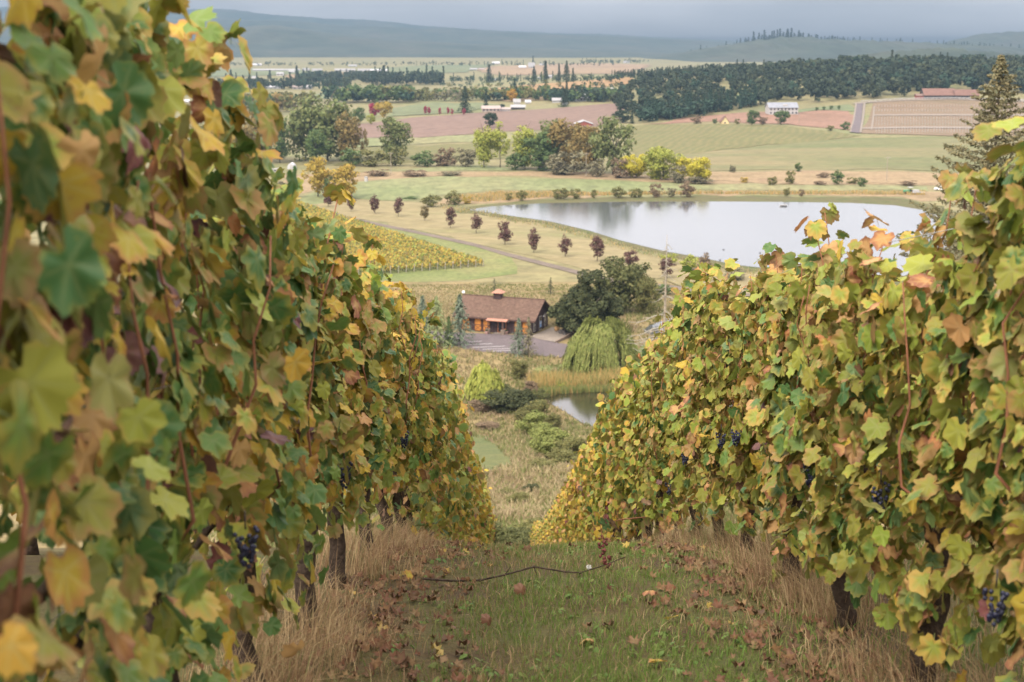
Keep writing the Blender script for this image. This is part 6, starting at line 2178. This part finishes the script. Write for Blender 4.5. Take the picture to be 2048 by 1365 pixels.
def caravan():
    root = thing('travel_trailer', at(552, 349), 'white travel trailer parked left of the mustard yellow trees', 'trailer', rz=R(5))
    m = MB()
    prof = [(-3.0, .5), (-3.2, 1.2), (-2.9, 2.5), (2.9, 2.6), (3.1, 1.6), (3.0, .5)]
    a = [(x, -1.1, z) for x, z in prof]; b = [(x, 1.1, z) for x, z in prof]
    m.poly(a[::-1]); m.poly(b)
    for i in range(len(prof)):
        j = (i + 1) % len(prof)
        m.poly([a[i], a[j], b[j], b[i]])
    link('body', m.mesh('body', WM['white']), root)
    for x in (-2, -.3, 1.6):
        link('window', MB().box(x - .45, x + .45, -1.16, -1.102, 1.5, 2.0).mesh('window', WM['glass']), root)
    for x in (-.4, .5):
        m = MB(); wheel(m, x, -.95, .35, .25); link('wheel', m.mesh('wheel', tyre), root)
    r2 = thing('hoop_shed', at(582, 339), 'small round topped white shed behind the travel trailer', 'shed')
    m = MB(); n = 9
    arc = [(1.8 * math.cos(math.pi * i / n), 2.7 * math.sin(math.pi * i / n)) for i in range(n + 1)]
    for i in range(n):
        (x0, z0), (x1, z1) = arc[i], arc[i + 1]
        m.poly([(x0, 0, z0), (x0, 5, z0), (x1, 5, z1), (x1, 0, z1)])
    m.poly([(x, 0, z) for x, z in arc]); m.poly([(x, 5, z) for x, z in arc][::-1])
    link('cover', m.mesh('cover', WM['lightgrey']), r2)
    link('door', MB().box(-.6, .6, -.06, -.003, 0, 1.9).mesh('door', WM['white']), r2)
    r3 = thing('field_toilet', at(732, 364), 'little white and blue cabin at the edge of the green field', 'cabin')
    link('cabin', MB().box(-.6, .6, -.6, .6, 0, 1.9).mesh('cabin', WM['white']), r3)
    link('roof', MB().box(-.65, .65, -.65, .65, 1.9, 2.15).mesh('roof', WM['metal']), r3)
    link('side_panel', MB().box(.602, .66, -.5, .5, .1, 1.8).mesh('side_panel', plain('blue_panel', (.06, .12, .3), .6, .3, .1, 2)), r3)


caravan()


def raft():
    d = ray(1567, 413); y = WZ / d[2]
    root = thing('raft', (d[0] * y, y, WZ), 'small white float drifting on the far side of the pond', 'raft')
    for x in (-.7, .6):
        link('hull', MB().tube([(x - .75, 0, .1), (x - .45, 0, .18), (x + .45, 0, .18), (x + .75, 0, .1)], [.05, .26, .26, .05], 8).mesh('hull', WM['white'], True), root)
    link('deck', MB().box(-1.2, 1.1, -.5, .5, .38, .5).mesh('deck', WM['white']), root)


raft()


def ducks():
    dm = plain('duck_feathers', (.05, .045, .04), .9, .1, .3, 8)
    for px, py, l in [(1447, 500, 'lone dark duck resting on the pond left of the two ducks'), (1520, 507, 'left dark duck of the two near the vine shoots'), (1537, 510, 'right dark duck of the two near the vine shoots'), (1440, 521, 'dark duck close to the near pond shore')]:
        d = ray(px, py); y = WZ / d[2]
        root = thing('duck', (d[0] * y, y, WZ), l, 'duck', 'ducks on the pond')
        m = MB().tube([(-.3, 0, .12), (-.18, 0, .10), (0, 0, .10), (.15, 0, .11), (.2, 0, .2), (.22, 0, .28), (.28, 0, .30), (.36, 0, .27)], [.01, .09, .12, .09, .05, .045, .05, .015], 8)
        link('body', m.mesh('body', dm, True), root)


ducks()
